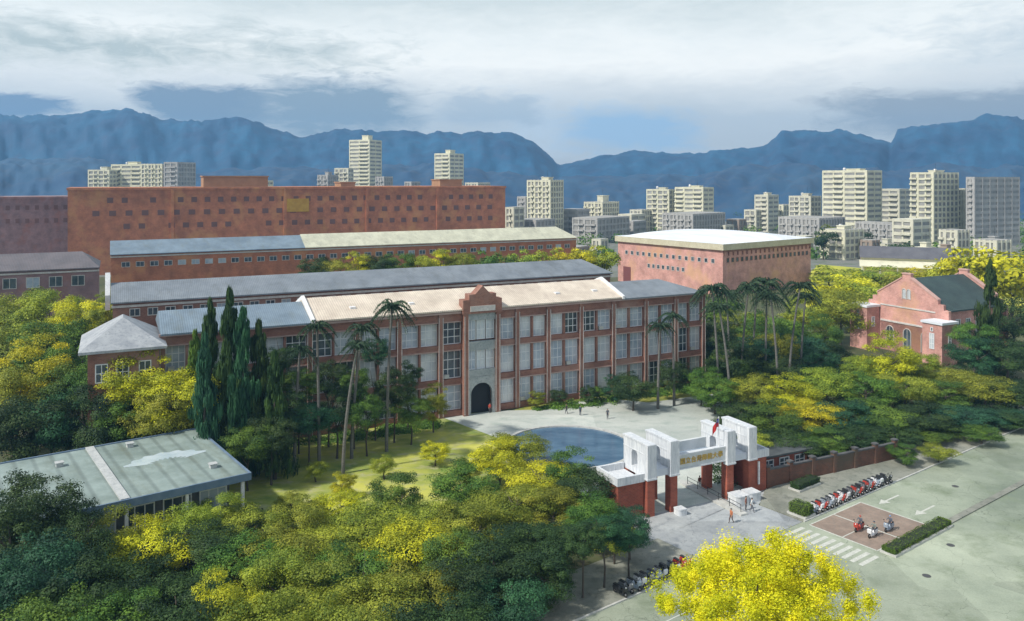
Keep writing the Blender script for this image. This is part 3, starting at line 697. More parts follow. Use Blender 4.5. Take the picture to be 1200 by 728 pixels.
def arched_window(parent, yc, z0, wd, ht, x, pm):
    pr = [(yc-wd,z0),(yc+wd,z0)]+[(yc+wd*math.cos(math.pi*i/10), z0+ht+wd*math.sin(math.pi*i/10)) for i in range(11)]
    b = MB(); b.slab(pr, x-.06, x+.02, 'x'); w = b.build('arched_window', pm, parent)
    f = MB(); q = [(yc-wd-.14,z0-.1)]+[(yc+(wd+.14)*math.cos(math.pi*(10-i)/10), z0+ht+(wd+.14)*math.sin(math.pi*i/10)) for i in range(11)]+[(yc+wd+.14,z0-.1)]
    for i in range(len(q)-1):
        f.tube((x-.1,q[i][0],q[i][1]),(x-.1,q[i+1][0],q[i+1][1]),.09,.09,6)
    f.tube((x-.1,yc,z0),(x-.1,yc,z0+ht+wd),.05,.05,6)
    f.build('frame', stone, w)
for yc in (7.2,11.8,16.4): arched_window(au, yc, 1.2, .85, 3.6, 4.4, pane_c)
arched_window(au, 11.4, 12.6, .32, 1.8, 4.4, pane_a); arched_window(au, 12.6, 12.6, .32, 1.8, 4.4, pane_a)
for i in range(5):
    window(au, 7.5+i*3.4, 9.1+i*3.4, 4.5, 9.2, 2.2, pane_c, nx=2, nz_=3)

# --- low pavilion with a wide flat roof, front left
lp = empty('flat_roofed_pavilion', (-29.5,90.9,0), A2, 'low pavilion with a wide grey green flat roof edged in blue', 'building')
b = MB(); b.box(-70,0,0,20.2,6.45,6.98)
roof_m2 = roof_mat('grey_green_roofing_felt', (.30,.37,.35), (.19,.24,.22), 3.0, rough=.55, stain=(.17,.19,.14))
b.build('roof', roof_m2, lp)
b = MB(); b.box(-70.2,.22,-.22,-.01,6.3,7.12); b.box(.01,.22,0,20.2,6.3,7.12); b.box(-70.2,.22,20.21,20.42,6.3,7.12)
b.build('fascia', mat('blue_grey_fascia', (.10,.16,.24), (.16,.22,.30), scale=.8), lp)
for q in (-13.2,-41):
    b = MB(); b.box(q,q+.9,.01,20.19,6.981,7.2); b.build('roof_upstand', concrete, lp)
for (x_,y_) in ((-3,4),(-17,15),(-22,5),(-9,17.5)):
    b = MB(); b.box(x_,x_+.7,y_,y_+.7,6.98,7.4); b.box(x_-.1,x_+.8,y_-.1,y_+.8,7.4,7.5); b.build('roof_vent', concrete, lp)
b = MB(); cx, cy = -6.2, 11.5
P = []
for i in range(25):
    a = R(25+130*i/24); r1 = 4.6+.25*math.sin(i*1.7); P.append((cx+1.1*math.cos(a)*r1, cy-3.0+math.sin(a)*r1))
for i in range(25):
    a = R(150-120*i/24); r1 = 2.0+.35*math.sin(i*2.3); P.append((cx+1.2*math.cos(a)*r1, cy-2.6+math.sin(a)*r1*.9))
b.add([(p[0],p[1],6.995) for p in P], [tuple(range(50))])
b.build('added_puddle', mat('pale_reflection_water', (.45,.55,.60), (.60,.68,.72), scale=.4, rough=.04, spec=1.0), lp)  # puddle added for a bright crescent reflection; pale sky sheen is in its colour
b = MB(); b.box(-69,-1.6,1.8,18.6,0,6.44); b.build('wall', mat('pavilion_dark_wall', (.07,.075,.08), (.13,.13,.13), scale=.5), lp)
for i in range(18):
    window(lp, -4.9-i*3.8, -1.9-i*3.8, 1.1, 5.6, 1.8, pane_c if i%3 else pane_b, nx=3, nz_=2)
for i in range(12):
    b = MB(); b.box(-.75-i*6,-.4-i*6,.25,.6,0,6.44); b.build('column', white, lp)

# ------------------------------------------------------------------ the gate
gt = empty('campus_gate', G(762,606), A1, 'monumental campus gate of brick piers with tall white fins and a lettered beam', 'gate')
gwhite = mat('gate_white_render', (.50,.53,.57), (.74,.75,.76), scale=.9, detail=9, noise_rough=.75, rough=.75, c3=(.36,.39,.43), stretch=(2.2,2.2,.22))
gbrick = brick_mat('gate_brick', (.36,.085,.045), (.27,.06,.035), (.30,.15,.11))
def fin(x0, x1, arch_z):
    b = MB(); 
    # white upper fin: a slab along y with an arched hole
    D0, D1_, z0, z1 = -.15, 4.9, 4.5, 8.4
    hw, yc, zb, zs = .62, 2.6, 5.2, 6.7
    hole = [(yc-hw,zb)]+[(yc-hw*math.cos(math.pi*i/12), zs+hw*math.sin(math.pi*i/12)) for i in range(13)]+[(yc+hw,zb)]
    n = len(hole); outl = [(D0,z0)]+[(D0+(D1_-D0)*i/12, z1) for i in range(13)]+[(D1_,z0)]
    vs = []
    for xx in (x0,x1): vs += [(xx,p[0],p[1]) for p in hole]+[(xx,p[0],p[1]) for p in outl]
    fs = []
    for i in range(n-1): fs += [(i,i+1,n+i+1,n+i),(2*n+i,3*n+i,3*n+i+1,2*n+i+1),(i,2*n+i,2*n+i+1,i+1),(n+i,n+i+1,3*n+i+1,3*n+i)]
    fs += [(0,n,2*n-1,n-1),(2*n,3*n-1,4*n-1,3*n),(0,n-1,3*n-1,2*n),(n,3*n,4*n-1,2*n-1)]
    b.add(vs, fs)
    b.box(x0-.14,x1+.14,D0-.18,.35,4.5,8.55); b.box(x0-.08,x1+.08,D0-.1,D1_+.1,8.4,8.6)
    b.box(x0-.05,x1+.05,-.22,D1_+.04,7.25,7.32)
    b.box(x0-.2,x1+.2,D0-.24,.4,4.42,4.62)
    b.build('fin', gwhite, gt)
    b = MB(); b.box(x0-.02,x1+.02,-.1,.95,0,4.49); b.box(x0-.02,x1+.02,3.9,4.85,0,4.49); b.build('pier', gbrick, gt)
for x0,x1,az_ in ((-.45,.55,0),(2.9,3.9,0),(11.6,12.6,0),(15.1,16.1,0)): fin(x0,x1,az_)
# low flat link roofs between the paired fins, side lodges
link_m = mat('link_slab_render', (.52,.56,.62), (.62,.65,.70), scale=.6)
for x0,x1 in ((.70,2.75),(12.75,14.95)): b = MB(); b.box(x0,x1,.15,4.5,4.55,5.35); b.build('link_roof', link_m, gt)
b = MB(); b.box(-4.2,-.6,.5,4.6,0,4.2); b.build('lodge_wall', gbrick, gt)
b = MB(); b.box(16.25,18.4,.3,4.6,0,4.4); b.build('lodge_wall', gbrick, gt)
for x0,x1,y0,y1,z in ((-4.45,-.6,.25,4.85,4.2),(16.25,18.65,.05,4.85,4.4)):
    b = MB(); b.box(x0,x1,y0,y0+.3,z,z+.95); b.box(x0,x1,y1-.3,y1,z,z+.95)
    if x0 < 0: b.box(x0,x0+.3,y0+.3,y1-.3,z,z+.95); b.box(x0+.3,x1,y0+.3,y1-.3,z,z+.15)
    else: b.box(x1-.3,x1,y0+.3,y1-.3,z,z+.95); b.box(x0,x1-.3,y0+.3,y1-.3,z,z+.15)
    b.build('lodge_parapet', gwhite, gt)
b = MB(); b.box(16.9,17.15,.12,.29,1.0,3.9); b.build('door_strip', white, gt)
beam_m = mat('beam_grey_render', (.50,.53,.54), (.62,.64,.65), scale=.6)
b = MB(); b.box(3.92,11.58,.1,.5,5.0,6.55); b.build('beam', beam_m, gt)
b = MB(); b.box(3.92,11.58,3.9,4.3,5.0,6.75); b.build('beam', beam_m, gt)
b = MB(); b.box(3.92,11.58,.0,.6,6.56,6.72); b.build('beam_edging', gwhite, gt)
b = MB(); b.box(3.92,11.58,.0,.6,4.84,4.99); b.build('beam_edging', gwhite, gt)
b = MB(); b.box(3.92,11.58,.51,3.89,5.2,5.5); b.build('beam_roof', mat('blue_grey_slab', (.20,.26,.33), (.28,.34,.41), scale=.6), gt)
gold = mat('gold_lettering', (.50,.33,.07), (.62,.43,.10), scale=3, rough=.4, metal=.3)
try:
    tcu = bpy.data.curves.new('lettering', 'FONT'); tcu.body = '\u570b\u7acb\u53f0\u7063\u5e2b\u7bc4\u5927\u5b78'
    tcu.size = .80; tcu.extrude = .035; tcu.offset = .012; tcu.space_character = 1.08; tcu.align_x = 'CENTER'; tcu.align_y = 'CENTER'
    to = bpy.data.objects.new('tmp', tcu); COL.objects.link(to); bpy.context.view_layer.update()
    me = bpy.data.meshes.new_from_object(to.evaluated_get(bpy.context.evaluated_depsgraph_get()))
    bpy.data.objects.remove(to)
    me.materials.clear(); me.materials.append(gold)
    lo = bpy.data.objects.new('lettering', me); COL.objects.link(lo); lo.parent = gt; lo.location = (7.75,.06,5.78); lo.rotation_euler = (R(90),0,0)
    print('TEXT', len(me.polygons), lo.dimensions)
except Exception as e: print('text failed', e)

# flag on the beam
fl = empty('flagpole', gt.location+d1*10.6+nn*.3+Vector((0,0,6.72)), A1, 'white flagpole with a red and blue flag on the gate beam', 'flagpole')
b = MB(); b.tube((0,0,0),(0,0,3.6),.045,.03,10); b.lathe((0,0,3.6),[(0,.12),(.07,.06),(.07,-.0),(0,-.02)],10); b.build('pole', white, fl)
def flagpiece(name, a0, a1, c0, c1, m, parent, off=0):
    b = MB(); n, k = 10, 6; V = []
    for yy in (off,-.012-off):
        for j in range(k+1):
            for i in range(n+1):
                a = a0+(a1-a0)*i/n; c = c0+(c1-c0)*j/k
                V.append((-a*.62-.04, yy+.10*math.sin(a*6), 3.45-c-a*a*.55))
    q = (n+1)*(k+1)
    fs = [(s*q+j*(n+1)+i, s*q+j*(n+1)+i+1, s*q+(j+1)*(n+1)+i+1, s*q+(j+1)*(n+1)+i) for s in (0,1) for j in range(k) for i in range(n)]
    b.add(V, fs, 0, True); return b.build(name, m, parent)
fg = flagpiece('flag', 0,1.5,0,1.0, mat('flag_red', (.55,.03,.03)), fl)
flagpiece('canton', 0,.74,0,.5, mat('flag_blue', (.02,.04,.22)), fg, .012)
flagpiece('white_sun', .25,.5,.13,.38, white, fg, .022)

# islands, booth and low barriers in the gateway
is_ = empty('traffic_island', gt.location+d1*10.2+nn*-1.5, A1, 'long kerbed island with a low railing inside the gateway', 'traffic island')
b = MB(); b.prism([(-.5,-3.2),(.5,-3.2),(.7,0),(.7,8),(0,9),(-.7,8),(-.7,0)],0.03,.26); b.build('kerb', kerb_m, is_)
for i in range(6):
    b = MB(); b.tube((0,-2.6+i*2,.26),(0,-2.6+i*2,1.2),.04,.04,8); b.build('post', dark_metal, is_)
b = MB(); b.tube((0,-2.6,1.15),(0,7.4,1.15),.03,.03,8); b.tube((0,-2.6,.7),(0,7.4,.7),.025,.025,8); b.build('rail', dark_metal, is_)
for (a, c, lab, sc) in ((12.0,-1.6,'white rounded plinth at the foot of the inner right gate pier',1.0),(14.3,-1.3,'pale low plinth between the two right gate piers',.9),(3.6,-1.0,'small white plinth at the foot of the inner left gate pier',.6)):
    b = MB(); pts = [(-.9*sc,.8*sc),(-.9*sc,-.5*sc)]+[(-.9*sc+.9*sc*(1-math.cos(R(90*i/6))), -.5*sc-.5*sc*math.sin(R(90*i/6))) for i in range(1,7)]+[(.9*sc,-1.0*sc),(.9*sc,.8*sc)]
    b.prism(pts, 0.03, 1.15*sc); b.prism([(p[0]*1.06,p[1]*1.06) for p in pts], 1.15*sc, 1.15*sc+.15)
    tag(b.build('stone_plinth', gwhite, loc=gt.location+d1*a+nn*c, rot=A1), lab, 'plinth')
# perimeter wall to the right
pw = empty('perimeter_wall', gt.location+d1*18.7+nn*.6, A1, 'low red brick campus wall with dark coping running right from the gate', 'wall')
b = MB(); b.box(0,24,0,.35,0,2.3)
for i in range(7): b.box(i*4-.0,i*4+.55,-.12,.47,0,2.75)
b.build('brickwork', brick_mat('old_wall_brick', (.20,.075,.045), (.13,.06,.04), (.15,.12,.09), blotch=(.09,.085,.06)), pw)
b = MB()
b.box(-.05,24,-.08,.43,2.3,2.48)
for i in range(7): b.box(i*4-.1,i*4+.65,-.2,.55,2.75,2.95)
b.build('coping', mat('dark_coping', (.06,.06,.065), (.11,.11,.11), scale=1), pw)
gh = empty('gate_office', gt.location+d1*19.6+nn*3.2, A1, 'low brick gate office with a dark flat roof behind the campus wall', 'building')
b = MB(); b.box(0,9,0,4,0,2.9); b.build('wall', gbrick, gh); b = MB(); b.box(-.5,9.5,-.6,4.5,2.9,3.15); b.build('roof', mat('dark_roof_slab', (.045,.05,.055), (.09,.10,.10), scale=.6), gh)
for i in range(3): window(gh, 1+i*2.8, 2.8+i*2.8, 1.1, 2.5, -.0, pane_c)

# planters and hedges along the road
def leaf_box(name, lx, ly, lz, n, seed, leaf=.12):
    rg = np.random.default_rng(seed)
    P = rg.uniform(0,1,size=(n,3)); face = rg.integers(0,5,size=n); nr = np.zeros((n,3))
    for k,(ax,val) in enumerate(((0,0),(0,1),(1,0),(1,1),(2,1))):
        s = face == k; P[s,ax] = val; nr[s,ax] = 1 if val else -1
    bump_ = .06*np.sin(P[:,:1]*lx*3+P[:,1:2]*4)
    P = (P-[.5,.5,0])*[lx,ly,lz]+nr*(bump_+rg.normal(size=(n,1))*.05); P[:,2] = np.maximum(P[:,2], .05)
    nr = unit(nr+rg.normal(size=(n,3))*.5)
    k = (np.floor(P[:,0]/.5)*7.3+np.floor(P[:,2]/.4)*3.1) % 1
    return leaf_mesh(name, P, nr, leaf*rg.uniform(.6,1.4,size=n), k*.6+rg.uniform(0,.4,size=n), seed=seed)
def hedge(name, loc, rz, lx, ly, lz, kind, label, seed, n=None, cat='hedge'):
    o = empty(name, loc, rz, label, cat)
    me = leaf_box('foliage', lx, ly, lz, n or int((lx*ly+2*(lx+ly)*lz)*170), seed); f = bpy.data.objects.new('foliage', me); COL.objects.link(f); f.parent = o
    f.material_slots[0].link = 'OBJECT'; f.material_slots[0].material = LEAF[kind]; f.location = (0,0,.28)
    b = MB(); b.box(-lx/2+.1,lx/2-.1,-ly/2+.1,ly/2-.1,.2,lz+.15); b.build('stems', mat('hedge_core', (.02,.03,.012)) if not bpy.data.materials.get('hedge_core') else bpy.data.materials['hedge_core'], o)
    b = MB(); b.box(-lx/2-.15,lx/2+.15,-ly/2-.15,ly/2+.15,0.03,.27); b.build('planter_kerb', kerb_m, o)
    return o
hedge('median_hedge', ST(4.6,-10.3), A2, 12.4, 1.5, .5, 'green', 'clipped green hedge on the median beside the reddish waiting box', 3)
hedge('planter_hedge', ST(-.1,1.2,.12), A2, 1.8, 2.2, 1.1, 'green', 'short box hedge planter at the head of the parked motorbike row', 4)
hedge('planter_hedge', ST(8,6.0,.12), A2, 4.5, 1.4, .7, 'dark', 'low dark shrub bed on the pavement in front of the campus wall', 5)
b = MB(); b.box(11.2,180,-10.7,-9.9,0.03,.17); tag(b.build('median_kerb', walk_m, loc=SO, rot=A2), kind='structure')

# ------------------------------------------------------------------ scooters and people
rubber = mat('tyre_rubber', (.02,.02,.02), rough=.8); chrome = mat('dull_chrome', (.5,.5,.52), rough=.3, metal=.9)
seatm = mat('black_vinyl_seat', (.025,.025,.028), rough=.5)
def scooter_paint(n, c): return mat(n, c, rough=.3, spec=.6)
PAINT = [scooter_paint('white_paint', (.70,.71,.74)), scooter_paint('silver_blue_paint', (.30,.36,.44)), scooter_paint('red_paint', (.42,.05,.035)), scooter_paint('black_paint', (.03,.032,.036)), scooter_paint('grey_paint', (.18,.19,.21))]
def scooter_proto():
    o = empty('motor_scooter', (0,0,0), 0)
    b = MB()
    b.slab([(-.85,.55),(-.70,.80),(-.2,.78),(-.02,.55),(.02,.34),(.42,.32),(.55,.55),(.66,.98),(.74,1.0),(.70,.55),(.56,.22),(.0,.20),(-.35,.26),(-.72,.40)], -.17, .17, 'y')
    b.slab([(.50,.60),(.64,1.02),(.80,.95),(.76,.55)], -.24, .24, 'y'); b.build('body', PAINT[0], o)
    b = MB(); b.slab([(-.82,.81),(-.75,.90),(-.45,.88),(-.1,.86),(-.05,.80)], -.15,.15,'y'); b.build('seat', seatm, o)
    for x in (-.62,.72):
        b = MB(); prof = [(.14,-.05),(.235,-.055),(.26,0),(.235,.055),(.14,.05)]; b.lathe((x,0,.26), prof, 18, axis='y'); w = b.build('wheel', rubber, o)
        b = MB(); b.lathe((x,0,.26), [(.02,-.06),(.15,-.035),(.15,.035),(.02,.06)], 14, axis='y'); b.build('rim', chrome, w)
    b = MB(); b.tube((.72,0,.26),(.60,0,1.02),.035,.035,8); b.build('fork', chrome, o)
    b = MB(); b.tube((.52,-.36,1.10),(.60,-.12,1.06),.022,.022,8); b.tube((.60,-.12,1.06),(.60,.12,1.06),.022,.022,8); b.tube((.60,.12,1.06),(.52,.36,1.10),.022,.022,8)
    b.tube((.56,-.25,1.08),(.60,-.30,1.28),.01,.01,6); b.tube((.56,.25,1.08),(.60,.30,1.28),.01,.01,6)
    b.box(.58,.61,-.36,-.24,1.26,1.36); b.box(.58,.61,.24,.36,1.26,1.36); b.build('handlebar', dark_metal, o)
    b = MB(); b.lathe((.74,0,.92),[(0.001,.09),(.06,.07),(.08,0)],12,axis='x'); b.build('headlight', mat('headlight_glass', (.7,.72,.7), rough=.1), o)
    return o
sp = scooter_proto()
def scooter(loc, rz, ci, label, group, first=[True]):
    o = sp if first[0] else copy_tree(sp)
    first[0] = False
    o.location = loc; o.rotation_euler = (0,0,rz); tag(o, label, 'scooter', group)
    for c in o.children:
        if c.name.startswith('body'):
            c.material_slots[0].link = 'OBJECT'; c.material_slots[0].material = PAINT[ci]
    return o
ordn = ['first','second','third','fourth','fifth','sixth','seventh','eighth','ninth','tenth','eleventh','twelfth','thirteenth','fourteenth','fifteenth','sixteenth','seventeenth','eighteenth','nineteenth','twentieth']
cn = ['white','silver blue','red','black','grey']
seq = [1,0,2,1,4,0,2,0,3,4,2,3,4,2,1,0,3,3]
for i in range(18):
    c = seq[i]; scooter(ST(1.5+i*.98, .75+rnd.uniform(-.08,.08), .14), A2-math.pi/2+rnd.uniform(-.12,.12), c, f'{cn[c]} scooter, {ordn[i]} from the box hedge planter in the kerbside row', 'scooters parked in the row beyond the planter')
seq = [3,4,1,0,4,1,0,3,1,2,2]
for i in range(11):
    c = seq[i]; scooter(ST(-30.5+i*.95, .8+rnd.uniform(-.1,.1), .14), A2-math.pi/2+rnd.uniform(-.15,.15), c, f'{cn[c]} scooter, {ordn[10-i]} from the forecourt in the row by the golden tree', 'scooters parked left of the golden tree')

def person(loc, rz, shirt, trousers, label, pose='walk', hair=(.02,.018,.016), helmet=None, ht=1.70):
    k = ht/1.70
    skin = bpy.data.materials.get('skin') or mat('skin', (.50,.30,.20), rough=.6)
    V, Rr, E = [], [], []
    def v(p, r): V.append(tuple(c*k for c in p)); Rr.append(r*k); return len(V)-1
    def e(a, b_): E.append((a,b_))
    sit = pose == 'ride'; st = pose == 'stand'
    if sit: hip = (0,0,.90)
    else: hip = (0,0,.92)
    P0 = v(hip, .15); lean = .12 if sit else .02
    P1 = v((lean*.4,0,hip[2]+.18), .135); P2 = v((lean*.9,0,hip[2]+.40), .155); N0 = v((lean*1.1,0,hip[2]+.53), .07); N1 = v((lean*1.2+.01,0,hip[2]+.60), .055)
    HD = v((lean*1.2+.03,0,hip[2]+.68), .085); HT = v((lean*1.2+.02,0,hip[2]+.74), .07); nose = v((lean*1.2+.115,0,hip[2]+.66), .016)
    for a, b_ in ((P0,P1),(P1,P2),(P2,N0),(N0,N1),(N1,HD),(HD,HT),(HD,nose)): e(a,b_)
    for s in (-1,1):
        ear = v((lean*1.2+.02,s*.088,hip[2]+.67), .014); e(HD,ear)
        sh = v((lean,s*.19,hip[2]+.47), .06)
        if sit: el_, wr, hd = (lean+.16,s*.30,hip[2]+.28), (.42,s*.33,hip[2]+.22), (.49,s*.33,hip[2]+.21)
        elif st: el_, wr, hd = (-.02,s*.25,hip[2]+.20), (.06,s*.24,hip[2]-.04), (.08,s*.24,hip[2]-.11)
        else: el_, wr, hd = (s*.07-.03,s*.24,hip[2]+.20), (s*.16+.05,s*.23,hip[2]-.02), (s*.19+.06,s*.23,hip[2]-.08)
        a = v(el_, .043); b_ = v(wr, .03); h_ = v(hd, .034); e(P2,sh); e(sh,a); e(a,b_); e(b_,h_)
        dv = Vector(hd)-Vector(wr); dv.normalize()
        for q in range(4):
            o1 = Vector(hd)+dv*.05+Vector((0 if not sit else 0,(q-1.5)*.018,0)); o2 = o1+dv*(.035-.005*abs(q-1.5))+Vector((0,0,-.012)); f1 = v(tuple(o1),.0085); f2 = v(tuple(o2),.007); e(h_,f1); e(f1,f2)
        o1 = Vector(hd)+Vector((.03,-s*.02,0)); f1 = v(tuple(o1),.011); e(h_,f1); f2 = v(tuple(o1+dv*.03),.009); e(f1,f2)
        hp = v((0,s*.09,hip[2]-.05), .10); e(P0,hp)
        if sit: kn, an, to_ = (.38,s*.17,.78), (.22,s*.17,.38), (.36,s*.17,.33)
        elif st: kn, an, to_ = (.02,s*.10,.48), (-.02,s*.10,.08), (.13,s*.12,.04)
        else: kn, an, to_ = (s*-.12+.07,s*.10,.49), (s*-.24-.02,s*.10,.10), (s*-.24+.12,s*.11,.04 if s < 0 else .05)
        a = v(kn, .068); b_ = v(an, .043); c = v(to_, .038); e(hp,a); e(a,b_); e(b_,c)
    me = bpy.data.meshes.new('person'); me.from_pydata(V, E, [])
    o = bpy.data.objects.new('tmp', me); COL.objects.link(o)
    md = o.modifiers.new('s','SKIN'); md.use_smooth_shade = True
    for i, r in enumerate(Rr): me.skin_vertices[0].data[i].radius = (r,r)
    me.skin_vertices[0].data[0].use_root = True
    ss = o.modifiers.new('u','SUBSURF'); ss.levels = 1; ss.render_levels = 1
    bpy.context.view_layer.update()
    m2 = bpy.data.meshes.new_from_object(o.evaluated_get(bpy.context.evaluated_depsgraph_get())); bpy.data.objects.remove(o)
    m2.materials.clear(); m2.materials.append(skin); m2.materials.append(mat('shirt', shirt, rough=.9)); m2.materials.append(mat('trousers', trousers, rough=.9)); m2.materials.append(bpy.data.materials.get('shoe') or mat('shoe', (.03,.028,.026)))
    zn = (hip[2]+.54)*k; zw = (hip[2]+.02)*k
    for p in m2.polygons:
        c = p.center; arm = abs(c.y) > (.185 if not sit else .24)*k and c.z > (hip[2]-.25)*k
        if c.z > zn: p.material_index = 0
        elif arm: p.material_index = 1 if c.z > (hip[2]+.12)*k and c.x < .40*k else 0
        elif c.z > zw: p.material_index = 1
        elif c.z > (.09 if not sit else .40)*k: p.material_index = 2
        else: p.material_index = 3
        p.use_smooth = True
    po = bpy.data.objects.new('person', m2); COL.objects.link(po); po.location = loc; po.rotation_euler = (0,0,rz); tag(po, label, 'person')
    hz_ = (hip[2]+.72)*k; cx = lean*1.2*k
    b = MB(); r0 = .115*k if helmet else .098*k
    prof = [(r0*math.sin(R(a)), r0*math.cos(R(a))) for a in (1,20,40,60,80,100)]
    b.lathe((cx+.0*k,0,hz_-.01), prof, 14)
    b.build('helmet' if helmet else 'hair', mat('helmet_shell', helmet, rough=.25) if helmet else mat('hair', hair), po)
    return po
person(G(664,485,.036), A1+2.4, (.06,.05,.05), (.05,.05,.07), 'person in dark clothes, leftmost of the three crossing the pale plaza')
person(G(680,487,.036), A1+.5, (.04,.07,.08), (.04,.05,.08), 'person in dark blue, middle one of the three crossing the pale plaza', 'stand')
person(G(712,491,.036), A1-2.0, (.08,.09,.11), (.07,.07,.09), 'person in grey, nearest the pond side of the three on the plaza')
person(G(574,484,.036), A1-1.5, (.55,.08,.05), (.10,.08,.08), 'person in a red top at the arched entrance of the long building', 'stand')
person(G(857,613,.045), A2+3.0, (.45,.16,.07), (.10,.06,.05), 'person in an orange brown top walking on the grey forecourt')
person(G(874,598,.045), A2-1.2, (.28,.12,.09), (.08,.07,.08), 'person in a brown top beside the person in white, right of the gate island', 'stand')
person(G(881,600,.045), A2-1.0, (.75,.75,.74), (.12,.12,.14), 'person in a white top on the forecourt before the right gate piers')
person(G(820,573,.036), A1+1.4, (.12,.04,.03), (.60,.58,.55), 'person in a dark red top and pale trousers under the gate beam', 'stand')
for (u,v_,c,hc,lab) in ((1007,622,2,(.35,.04,.03),'rider with a red helmet waiting leftmost in the reddish box'),(1023,629,0,(.06,.07,.09),'rider with a dark helmet waiting nearest the crosswalk corner'),(1042,622,1,(.16,.26,.45),'rider with a blue helmet waiting closest to the median hedge')):
    p = G(u,v_,.037); scooter(p, A2+math.pi, c, cn[c]+' scooter under the '+lab.replace('waiting','waiting,'), 'ridden scooters in the waiting box')
    person(p+E2*.35, A2+math.pi, (.10,.11,.14) if c else (.20,.22,.20), (.05,.06,.09), lab+' on a '+cn[c]+' scooter', 'ride', helmet=hc)

# ------------------------------------------------------------------ the town beyond
pale = [mat('pale_town_render', (.55,.53,.42), (.68,.66,.54), scale=.05, c3=(.48,.46,.38)), mat('cream_town_render', (.60,.58,.43), (.74,.71,.55), scale=.05, c3=(.5,.48,.38)), mat('grey_town_render', (.36,.35,.34), (.45,.44,.42), scale=.05, c3=(.3,.3,.3)), mat('brown_town_render', (.28,.22,.18), (.36,.29,.24), scale=.05)]
town_glass = mat('town_glazing', (.22,.22,.21), (.36,.35,.33), scale=.2, rough=.3)
roof_deck = mat('town_roof_deck', (.30,.29,.27), (.42,.41,.38), scale=.1)
block_n = [0]
def block(u0, uc, u1, vtop, D, mi, label, storeys=None, top=None, cat='building', name='apartment_tower', bal=True, ltop=0):
    zt = ZV(vtop, D); c = XD(uc, D); th = math.atan2(c.x, c.y); ph = R(58)-th
    w1 = (uc-u0)*D/F*math.cos(th)/math.sin(R(58)); 
    ray = math.hypot(c.x, c.y); d_ = (u1-uc)*D/F*math.cos(th); w2 = max(6, d_/math.cos(R(58))*1.05)
    o = empty(name, c, ph, label, cat)
    w1, w2 = max(w1,5), min(max(w2,6),45); style = block_n[0] % 3; block_n[0] += 1
    # local: right-hand face runs along x, left-hand face along y
    fh = 3.3; nf = max(1,int((zt-.8)/fh)); fh = (zt-.8)/nf
    wb = MB()
    sl_ = (.75,1.35,.45)[style]
    for k in range(nf+1): wb.box(-.0,w2,-.0,w1,k*fh-.45 if k else 0,min(k*fh+sl_,zt+.3))
    nb1, nb2 = max(2,int(w1/(4,7.5,2.6)[style])), max(2,int(w2/(4,7,3)[style]))
    for i in range(nb1+1):
        y = i*(w1-.9)/nb1
        for xx in (-.12, w2-.78): wb.box(xx,xx+.9,y,y+(.9 if i % 2 else 1.6) if i < nb1 else y+.9,0,zt)
    for i in range(nb2+1):
        x = i*(w2-.9)/nb2
        for yy in (-.13, w1-.77): wb.box(x,x+.9,yy,yy+.9,0,zt-.01)
    if bal:
        for i in range(0,nb1,2):
            y = i*(w1-.9)/nb1+1.2
            for k in range(1,nf): wb.box(-1.0,-.05,y,y+w1/nb1-.6,k*fh-.1,k*fh+.9)
    wb.build('wall', pale[mi], o)
    b = MB(); b.box(.35,w2-.35,.35,w1-.35,.1,zt-.5); b.build('glazing', town_glass, o)
    b = MB(); b.box(.2,w2-.2,.2,w1-.2,zt-.4,zt+.05); b.build('roof', roof_deck, o)
    if top:
        b = MB(); b.box(w2*.3,w2*.3+max(3,w2*.35),w1*.25,w1*.25+max(3,w1*.3),zt+.05,zt+top); b.box(w2*.3-.3,w2*.3+max(3,w2*.35)+.3,w1*.25-.3,w1*.25+max(3,w1*.3)+.3,zt+top,zt+top+.4); b.build('stair_house', pale[mi], o)
        b = MB(); b.tube((w2*.4,w1*.35,zt+top+.4),(w2*.4,w1*.35,zt+top+5),.09,.05,6); b.tube((w2*.4-.9,w1*.35,zt+top+3.9),(w2*.4+.9,w1*.35,zt+top+3.9),.05,.05,6); b.build('antenna', dark_metal, o)
        b = MB(); b.lathe((w2*.75,w1*.75,zt+.05),[(1.0,0),(1.0,1.8),(.6,2.2),(.01,2.3)],12); b.build('water_tank', mat('steel_tank', (.5,.5,.5), rough=.4, metal=.5) if not bpy.data.materials.get('steel_tank') else bpy.data.materials['steel_tank'], o)
    return o
